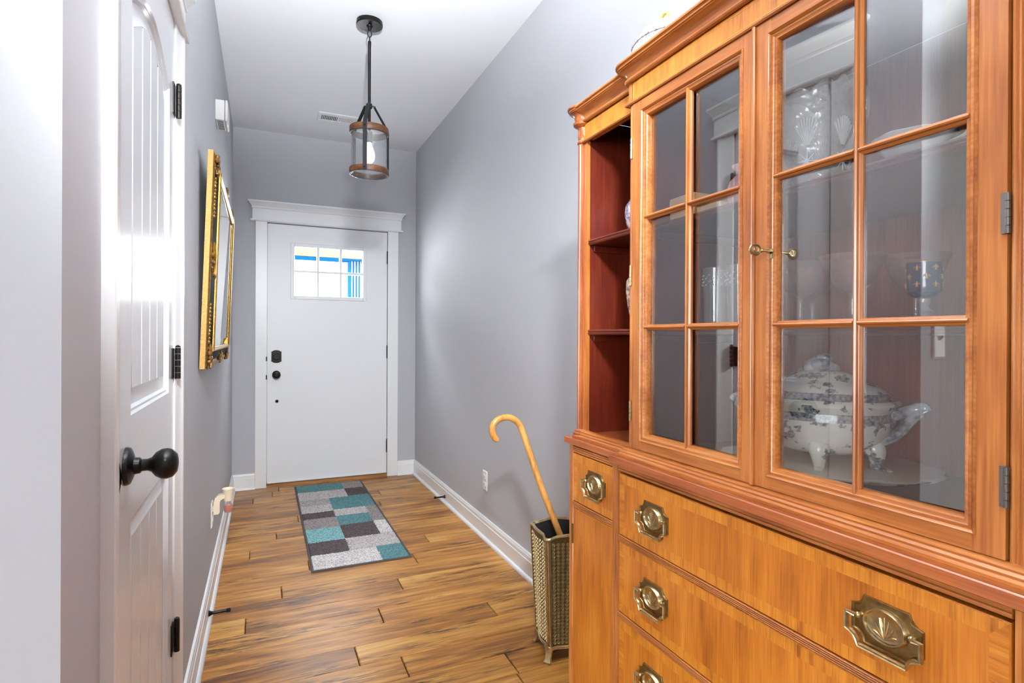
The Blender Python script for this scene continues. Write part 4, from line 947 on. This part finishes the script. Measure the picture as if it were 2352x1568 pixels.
# ceiling register
vx0, vx1, vy0, vy1 = 0.347, 0.632, 4.372, 4.565
vt = thing('ceiling_register', ((vx0+vx1)/2, (vy0+vy1)/2, HC), 'white metal air register on the ceiling above the front door', 'vent')
b = MB(); zz = HC; b.box(vx0, vx1, vy0, vy0+.05, zz-.006, zz-.0003, c=.003); b.box(vx0, vx1, vy1-.05, vy1, zz-.006, zz-.0003, c=.003); b.box(vx0, vx0+.024, vy0+.05, vy1-.05, zz-.006, zz-.0003); b.box(vx1-.024, vx1, vy0+.05, vy1-.05, zz-.006, zz-.0003); b.box((vx0+vx1)/2-.008, (vx0+vx1)/2+.008, vy0+.05, vy1-.05, zz-.006, zz-.0003); b.build('frame', M['trim'], vt)
b = MB(); b.box(vx0+.022, vx1-.022, vy0+.046, vy1-.046, zz-.0015, zz-.0004); b.build('duct_opening', M['dark'], vt)
n = 20
for k in range(n+1):
    x_ = vx0+.026+(vx1-vx0-.052)*k/n
    if abs(x_-(vx0+vx1)/2) < .009: continue
    s_ = -1 if x_ < (vx0+vx1)/2 else 1
    b = MB(); b.prism([(x_-.0006, zz-.0016), (x_+.0006, zz-.0016), (x_+.0006+s_*.0075, zz-.0072), (x_-.0006+s_*.0075, zz-.0072)], 1, vy0+.048, vy1-.048); b.build('louvre_slat', M['trim'], vt)

# door chime box
yc = 3.215
ch = thing('door_chime', (XL, yc+.06, 2.24), 'white door chime box high on left wall near ceiling', 'chime')
b = MB(); b.box(XL, XL+.040, yc, yc+.165, 2.237, 2.335, c=.002); b.build('housing', M['plastic'], ch)
b = MB(); b.box(XL+.0415, XL+.054, yc-.002, yc+.167, 2.233, 2.337, c=.004); b.build('front_cover', M['plastic'], ch)
for k in range(9): MB().box(XL+.008, XL+.034, yc+.016+k*.016, yc+.022+k*.016, 2.2362, 2.2375).build('grille_slot', M['slot'], ch)

# gilt wall mirror, leaning out a little at the top
my0, my1, mz0, mz1 = 2.452, 3.640, 1.060, 1.872
mr = thing('gilt_mirror', (XL, (my0+my1)/2, mz0), 'wide gilt-framed mirror with black inner band on left wall', 'mirror')
TL = 0.026       # lean over the full height
def mp(o, y, z): return (XL+0.004+o+TL*(z-mz0)/(mz1-mz0), y, z)
def mloop(o, ins): return [mp(o, my0+ins, mz0+ins), mp(o, my1-ins, mz0+ins), mp(o, my1-ins, mz1-ins), mp(o, my0+ins, mz1-ins)]
def mring(name, sec, mt, par=mr):
    b = MB(); b.loops([mloop(o, i) for o, i in sec]+[mloop(*sec[0])], 0, False, False, False); return b.build(name, mt, par)
mring('outer_frame', [(0, 0), (.017, 0), (.0185, .002), (.0185, .008), (.021, .010), (.0235, .016), (.022, .022), (.0, .022)], M['goldpale'])
mring('raised_gilt_ridge', [(.0186, .006), (.0215, .0095), (.0245, .016), (.0225, .0225), (.0215, .026), (.010, .026)], M['gold'])
mring('black_band', [(.010, .0262), (.0245, .0262), (.0345, .062), (.030, .066), (.010, .066)], M['ebony'])
mring('inner_gilt_edge', [(.020, .0662), (.0350, .0622), (.0400, .064), (.0425, .068), (.0405, .073), (.0375, .075), (.0375, .078), (.0345, .081), (.020, .081)], M['gold'])
b = MB(); b.loops([mloop(.018, .078), mloop(.0305, .078), mloop(.0335, .112)]); b.build('bevelled_mirror_glass', M['mirror'], mr)
def scroll(name, c, sy, sz, seedv, n=9, r=.011):
    rr = random.Random(seedv); b = MB()
    for k in range(n):
        a = 2.4*k; q = math.sqrt(k/n); P0 = (c[0]+rr.uniform(.0, .008), c[1]+sy*q*cos(a)*.85, c[2]+sz*q*sin(a)*.85)
        b.ball(P0, r*rr.uniform(.6, 1.05), 8, sc=(.8, rr.uniform(.8, 1.3), rr.uniform(.8, 1.3)))
    for k in range(5):
        a0 = rr.uniform(0, 6.28); P = []
        for q in range(8):
            t = q/7; ra = (1-.75*t); P.append((c[0]+.008+.004*sin(3*t), c[1]+sy*(.35*cos(a0)+.55*ra*cos(a0+4.2*t)), c[2]+sz*(.35*sin(a0)+.55*ra*sin(a0+4.2*t))))
        b.tube(P, [.004, .0055, .006, .006, .0055, .005, .0045, .004], 6)
    return b.build(name, M['golddk'] if seedv % 2 else M['gold'], mr)
k = 0
for yy, zz_ in ((my0+.045, mz0+.045), (my1-.045, mz0+.045), (my0+.045, mz1-.045), (my1-.045, mz1-.045)):
    scroll('corner_scroll', mp(.021, yy, zz_), .044, .052, 11+k, 16, .0085); k += 1
for yy, zz_, sy, sz in ((my0+.038, (mz0+mz1)/2, .030, .075), (my1-.038, (mz0+mz1)/2, .030, .075), ((my0+my1)/2, mz0+.034, .085, .036), ((my0+my1)/2, mz1-.030, .085, .034)):
    scroll('side_scroll', mp(.022, yy, zz_), sy, sz, 20+k, 14, .0075); k += 1
for yy in (my0+.030, my1-.030):
    for za, zb in ((mz0+.10, mz0+.24), (mz1-.24, mz1-.10)):
        b = MB(); m_ = 11
        for q in range(m_):
            z_ = za+(zb-za)*q/(m_-1); b.ball(mp(.024, yy+.004*sin(q*2.1), z_), .0075, 7, sc=(.8, 1, 1.1)); b.tube([mp(.023, yy-.010, z_-.006), mp(.029, yy, z_), mp(.023, yy+.010, z_+.006)], .0028, 6)
        b.build('leaf_spray', M['gold'], mr)

# outlets, freshener, light switch
def plate_x(par, x, s, yc, zc, w=.070, h=.115, mt='plastic'):
    b = MB(); b.loops([[(x, yc-w/2, zc-h/2), (x, yc+w/2, zc-h/2), (x, yc+w/2, zc+h/2), (x, yc-w/2, zc+h/2)], [(x+s*.003, yc-w/2, zc-h/2), (x+s*.003, yc+w/2, zc-h/2), (x+s*.003, yc+w/2, zc+h/2), (x+s*.003, yc-w/2, zc+h/2)], [(x+s*.006, yc-w/2+.004, zc-h/2+.004), (x+s*.006, yc+w/2-.004, zc-h/2+.004), (x+s*.006, yc+w/2-.004, zc+h/2-.004), (x+s*.006, yc-w/2+.004, zc+h/2-.004)]])
    b.build('cover_plate', M[mt], par)
def outlet(name, x, s, yc, zc, label):
    t = thing(name, (x, yc, zc), label, 'outlet'); plate_x(t, x, s, yc, zc)
    for dz in (.0215, -.0215):
        b = MB(); L = []
        for o in (.0055, .0085): L.append([(x+s*o, yc+.0165*max(-.92, min(.92, cos(a)*1.15)), zc+dz+.0150*sin(a)) for a in [2*pi*i/20 for i in range(20)]])
        b.loops(L); rc = b.build('receptacle', M['plastic'], t)
        for dy, hh in ((-.006, .0045), (.006, .0038)): MB().box(x+s*.0084, x+s*.0088, yc+dy-.0011, yc+dy+.0011, zc+dz+.002-hh+.002, zc+dz+.002+hh+.002).build('slot', M['slot'], rc)
        MB().box(x+s*.0084, x+s*.0088, yc-.0022, yc+.0022, zc+dz-.010, zc+dz-.0055).build('slot', M['slot'], rc)
outlet('wall_outlet', XR, -1, 3.2205, 0.336, 'white duplex outlet low on right wall beyond the cane')
outlet('wall_outlet', XL, 1, 3.090, 0.352, 'white duplex outlet low on left wall behind the scent warmer')
fx, fy = XL+.009, 3.085
af = thing('scent_warmer', (fx, fy, 0.37), 'cream plug-in scent warmer with amber oil bottle on left outlet', 'air freshener')
b = MB(); b.prism([(fx+.0005, .352), (fx+.020, .352), (fx+.026, .36), (fx+.026, .405), (fx+.030, .416), (fx+.040, .422), (fx+.046, .424), (fx+.046, .442), (fx+.020, .440), (fx+.006, .428), (fx+.0005, .405)], 1, fy-.017, fy+.017); b.build('plug_body', M['ivory'], af)
b = MB(); b.lathe([(.016, .407), (.0185, .409), (.020, .435), (.0235, .458), (.026, .464), (.0255, .466), (.0235, .464), (.018, .440), (.012, .432)], fx+.060, fy, 28); b.build('warmer_cup', M['ivory'], af)
b = MB(); b.lathe([(.008, .4065), (.009, .398), (.0165, .392), (.0185, .386), (.0185, .362), (.016, .354), (.0155, .353)], fx+.060, fy, 24); bt = b.build('bottle', M['clear'], af)
b = MB(); b.lathe([(.0165, .388), (.0172, .384), (.0172, .3625), (.015, .356)], fx+.060, fy, 20); b.build('amber_oil', M['oil'], bt)
sw = thing('light_switch', (-.315, YC, 1.185), 'white toggle light switch on the wall end left of the closet door', 'switch')
b = MB(); xs_, zs_ = -.315, 1.185
b.loops([[(xs_-.035*k_, YC-o, zs_-.0575*k_) if i == 0 else (xs_+.035*k_, YC-o, zs_-.0575*k_) if i == 1 else (xs_+.035*k_, YC-o, zs_+.0575*k_) if i == 2 else (xs_-.035*k_, YC-o, zs_+.0575*k_) for i in range(4)] for k_, o in ((1, 0), (1, .003), (.9, .006))]); b.build('cover_plate', M['plastic'], sw)
b = MB(); b.prism([(YC-.0058, zs_-.006), (YC-.0165, zs_+.004), (YC-.0165, zs_+.009), (YC-.0058, zs_+.006)], 0, xs_-.0045, xs_+.0045); b.build('toggle', M['plastic'], sw)

# spring door stops on the baseboards
def doorstop(x, s, y, z, label):
    t = thing('door_stop', (x, y, z), label, 'door stop')
    def xl(pr): 
        b = MB(); b.loops([[(x+s*o, y+r*cos(2*pi*i/14), z+r*sin(2*pi*i/14)) for i in range(14)] for r, o in pr], 0, True); return b
    xl([(.0125, 0), (.0120, .003), (.0075, .012), (.0060, .018), (.0052, .060), (.0055, .066)]).build('post', M['black'], t)
    xl([(.0072, .0662), (.0085, .068), (.0085, .078), (.006, .081)]).build('rubber_tip', M['black'], t)
doorstop(XL+.0155, 1, 2.742, 0.034, 'black door stop on left baseboard near the closet door')
doorstop(XR-.0155, -1, 4.005, 0.046, 'black door stop on right baseboard near the front door')

# ------------------------------------------------------------------ umbrella stand and cane
ucx, ucy, uph = 1.030, 1.946, -0.13
us = thing('umbrella_stand', (ucx, ucy, 0), 'embossed brass umbrella stand with scalloped rim beside the cabinet', 'umbrella stand')
def ust(z, k, x_in=0.0):
    """square plan with bowed, waved sides and notched corners, rotated"""
    hw = (0.082+0.020*(z-0.045)/0.42)*k - x_in; side = []
    prof = [(-1.0, .90), (-.93, .97), (-.84, 1.0), (-.74, .965), (-.60, .955), (-.40, 1.0), (-.20, 1.035), (0, 1.045), (.20, 1.035), (.40, 1.0), (.60, .955), (.74, .965), (.84, 1.0), (.93, .97)]
    pts = []
    for q in range(4):
        a = q*pi/2
        for u, v in prof:
            X_, Y_ = hw*u*.97, -hw*v; pts.append((ucx+(X_*cos(a)-Y_*sin(a))*cos(uph)-(X_*sin(a)+Y_*cos(a))*sin(uph), ucy+(X_*cos(a)-Y_*sin(a))*sin(uph)+(X_*sin(a)+Y_*cos(a))*cos(uph), z))
    return pts
def crest(pts, amp):
    out = []
    for i, p in enumerate(pts):
        u = (i % 14)/14; out.append((p[0], p[1], p[2]+amp*(cos(2*pi*(u-.5))*.5+.5)))
    return out
b = MB(); b.loops([ust(.046, .97), ust(.046, 1.0), ust(.060, 1.0), ust(.25, 1.0), crest(ust(.450, 1.0), .012)], 0, False, True, False); b.build('body', M['standdk'], us)
b = MB(); b.loops([crest(ust(.450, .955), .012), ust(.25, .955), ust(.075, .955), ust(.062, .955)], 0, False, False, True); b.build('lining', M['dark'], us)
b = MB(); b.loops([crest(ust(.4505, .945), .012), crest(ust(.4500, 1.025), .012), crest(ust(.4535, 1.045), .012), crest(ust(.459, 1.02), .012), crest(ust(.459, .96), .012), crest(ust(.4505, .945), .012)], 0, False, False, False); b.build('rim', M['stand'], us)
b = MB(); b.loops([ust(.046, 1.02), ust(.046, 1.03), ust(.056, 1.03), ust(.058, 1.005)], 0, False, False, False); b.build('lower_border', M['stand'], us)
# corner edgings
for q in range(4):
    b = MB()
    for off in (0, 1):
        P = [Vector(ust(z_, 1.004)[(q*14+off) % 56]) for z_ in (.058, .18, .32, .448)]; b.tube(P, .0032, 6)
    b.build('corner_edging', M['stand'], us)
# embossed rings: rows up each visible side
emb = MB()
for q in (0, 3):
    nrow = 27
    for r_ in range(nrow):
        z_ = .072+r_*.0139; pts = ust(z_, 1.0); ncol = 9
        seg = [Vector(pts[(q*14+i) % 56]) for i in range(1, 15)]
        Ls_ = [0]
        for i in range(1, 14): Ls_.append(Ls_[-1]+(seg[i]-seg[i-1]).length)
        for c_ in range(ncol):
            s_ = Ls_[-1]*(.07+.86*(c_+.5)/ncol); i = max(j for j in range(13) if Ls_[j] <= s_); t = (s_-Ls_[i])/(Ls_[i+1]-Ls_[i]); p = seg[i].lerp(seg[i+1], t)
            tg = (seg[i+1]-seg[i]).normalized(); nrm = Vector((tg.y, -tg.x, 0)); ring = []
            if (p-Vector((ucx, ucy, z_))).dot(nrm) < 0: nrm = -nrm
            o = len(emb.v); nn = 10
            for (rr, hh) in ((.0062, .0004), (.0054, .0024), (.0043, .0006)):
                ring.append([p+tg*rr*cos(2*pi*k/nn)+Vector((0, 0, rr*sin(2*pi*k/nn)))+nrm*hh for k in range(nn)])
            emb.loops(ring, 0, True, False, False)
            emb.loops([[p+tg*rr*cos(2*pi*k/8)+Vector((0, 0, rr*sin(2*pi*k/8)))+nrm*hh for k in range(8)] for rr, hh in ((.0026, .0004), (.0018, .0019), (.0006, .0024))], 0, True, False, True)
emb.build('embossed_rings', M['stand'], us, kind='stuff')
for q in range(4):
    c0 = Vector(ust(.05, .97)[(q*14) % 56]); d_ = (c0-Vector((ucx, ucy, .05))); d_.z = 0; d_.normalize(); t_ = Vector((-d_.y, d_.x, 0))
    b = MB(); b.loops([[c0+t_*s1*wd_+d_*(of+s2*.006)+Vector((0, 0, z_-.05)) for s1, s2 in ((-1, -1), (1, -1), (1, 1), (-1, 1))] for z_, wd_, of in ((0, .013, .010), (.006, .014, .012), (.014, .010, .004), (.035, .012, -.002), (.058, .018, -.001))]); b.build('bracket_foot', M['stand'], us)

cn = thing('walking_cane', (1.06, 1.95, 0.07), 'varnished wooden walking cane with crook handle standing in the brass stand', 'cane')
A = Vector((1.024, 1.965, 0.43)); Bp = Vector((0.906, 2.075, 0.834)); dd = (A-Bp)
pts = [(0.815, 2.08, 0.785), (0.798, 2.08, 0.808), (0.7955, 2.08, 0.838), (0.811, 2.08, 0.861), (0.840, 2.08, 0.8715), (0.872, 2.08, 0.869), (0.902, 2.08, 0.848), (0.922, 2.075, 0.805), (0.969, 2.02, 0.62), (1.027, 1.965, 0.432), (1.085, 1.905, 0.235)]
sp = spline(pts, 8); nn_ = len(sp)
b = MB(); b.tube(sp, [.0125 if i > 2 else .0105+.0009*i for i in range(nn_)], 14); b.build('crook_and_shaft', M['cane'], cn)
b = MB(); b.tube([sp[-1], sp[-1]+(sp[-1]-sp[-2]).normalized()*.02], .0135, 12); b.build('ferrule', M['black'], cn)
cn['label'] = 'varnished wooden walking cane with crook handle standing in the brass stand'

# ------------------------------------------------------------------ runner mat
rm = thing('runner_mat', (0.47, 4.0, 0), 'patchwork runner mat in teal, grey and ivory before the front door', 'mat')
rx0, rx1, ry0, ry1 = 0.222, 0.722, 3.094, 4.892
cells = [(.22, .565, 4.665, 4.90, 0), (.565, .73, 4.675, 4.90, 3), (.565, .73, 4.455, 4.675, 2), (.22, .565, 4.44, 4.665, 4), (.43, .73, 4.132, 4.455, 0), (.22, .43, 4.28, 4.44, 3.5), (.22, .43, 4.110, 4.28, 4),
         (.22, .43, 3.968, 4.110, 2), (.43, .637, 3.978, 4.132, 4), (.637, .73, 3.786, 4.132, 3), (.43, .637, 3.776, 3.978, 0), (.22, .43, 3.758, 3.968, 3), (.43, .637, 3.518, 3.776, 2), (.637, .73, 3.528, 3.786, 5),
         (.22, .43, 3.512, 3.758, 1), (.22, .433, 3.303, 3.512, 2), (.43, .73, 3.315, 3.528, 4), (.22, .572, 3.08, 3.303, 5), (.572, .73, 3.08, 3.318, 0)]
nx, ny = 84, 300
vs, fs, ms = [], [], []
rr = random.Random(3)
for j in range(ny+1):
    for i in range(nx+1):
        e = i in (0, nx) or j in (0, ny)
        vs.append((rx0+.006+(rx1-rx0-.012)*i/nx+(0 if e else rr.uniform(-.0012, .0012)), ry0+.006+(ry1-ry0-.012)*j/ny+(0 if e else rr.uniform(-.0012, .0012)), .0005 if e else .0095+rr.uniform(-.0017, .0017)))
for j in range(ny):
    for i in range(nx):
        x_, y_ = rx0+.006+(rx1-rx0-.012)*(i+.5)/nx+rr.uniform(-.002, .002), ry0+.006+(ry1-ry0-.012)*(j+.5)/ny+rr.uniform(-.002, .002); mi = 4
        for a_, c_, d_, e_, v_ in cells:
            if a_ <= x_ <= c_ and d_ <= y_ <= e_: mi = v_; break
        if mi == 3.5: mi = 6
        fs.append((j*(nx+1)+i, j*(nx+1)+i+1, (j+1)*(nx+1)+i+1, (j+1)*(nx+1)+i)); ms.append(mi)
M['lttaupe'] = pile('light_taupe_pile', (0.46, 0.415, 0.40))
b = MB(); b.v = vs; b.f = fs; b.m = ms; b.sm = [False]*len(fs); b.build('pile', [M['teal'], M['aqua'], M['char'], M['taupe'], M['beige'], M['ivorypile'], M['lttaupe']], rm)
b = MB(); b.loops([[(rx0-.002+i_, ry0-.002+i_, z_), (rx1+.002-i_, ry0-.002+i_, z_), (rx1+.002-i_, ry1+.002-i_, z_), (rx0-.002+i_, ry1+.002-i_, z_)] for i_, z_ in ((0, .0003), (0, .006), (.003, .0085), (.009, .0085), (.011, .003))], 0, False, False, False); b.build('binding', M['binding'], rm)

# ------------------------------------------------------------------ porch seen through the door window
MB().box(-3, 5, D+0.16, 9, -0.3, -0.2).build('ground', M['ground'], **ST)
pcx, pcy, pw = 0.925, 6.5, 0.088
pt = thing('porch_column', (pcx, pcy, -0.2), 'ribbed blue and white porch column outside the door window', 'column')
b = MB(); b.box(pcx-pw+.004, pcx+pw-.004, pcy+.004, pcy+.17, -0.2, 1.998); b.build('shaft', M['blueboard'], pt)
for k in range(6):
    x_ = pcx-pw+.020+(2*pw-.024)*k/5
    b = MB(); b.box(x_-.0075, x_+.0075, pcy-.004, pcy+.006, -0.2, 1.998, c=.002); b.build('rib', M['whiteboard'], pt)
b = MB(); b.box(pcx-pw-.004, pcx-pw+.006, pcy, pcy+.176, -0.2, 1.998); b.build('edge_board', M['blueboard'], pt)
pb = thing('porch_beam', (0.5, 6.5, 2.0), 'tan porch beam across the top of the door window view', 'beam')
b = MB(); b.box(-1.6, 2.8, 6.42, 6.70, 2.012, 2.45); b.build('beam', M['tan'], pb)
b = MB(); b.box(-1.6, 2.8, 6.44, 6.68, 1.9985, 2.0115); b.build('drip_edge', M['blueboard'], pb)
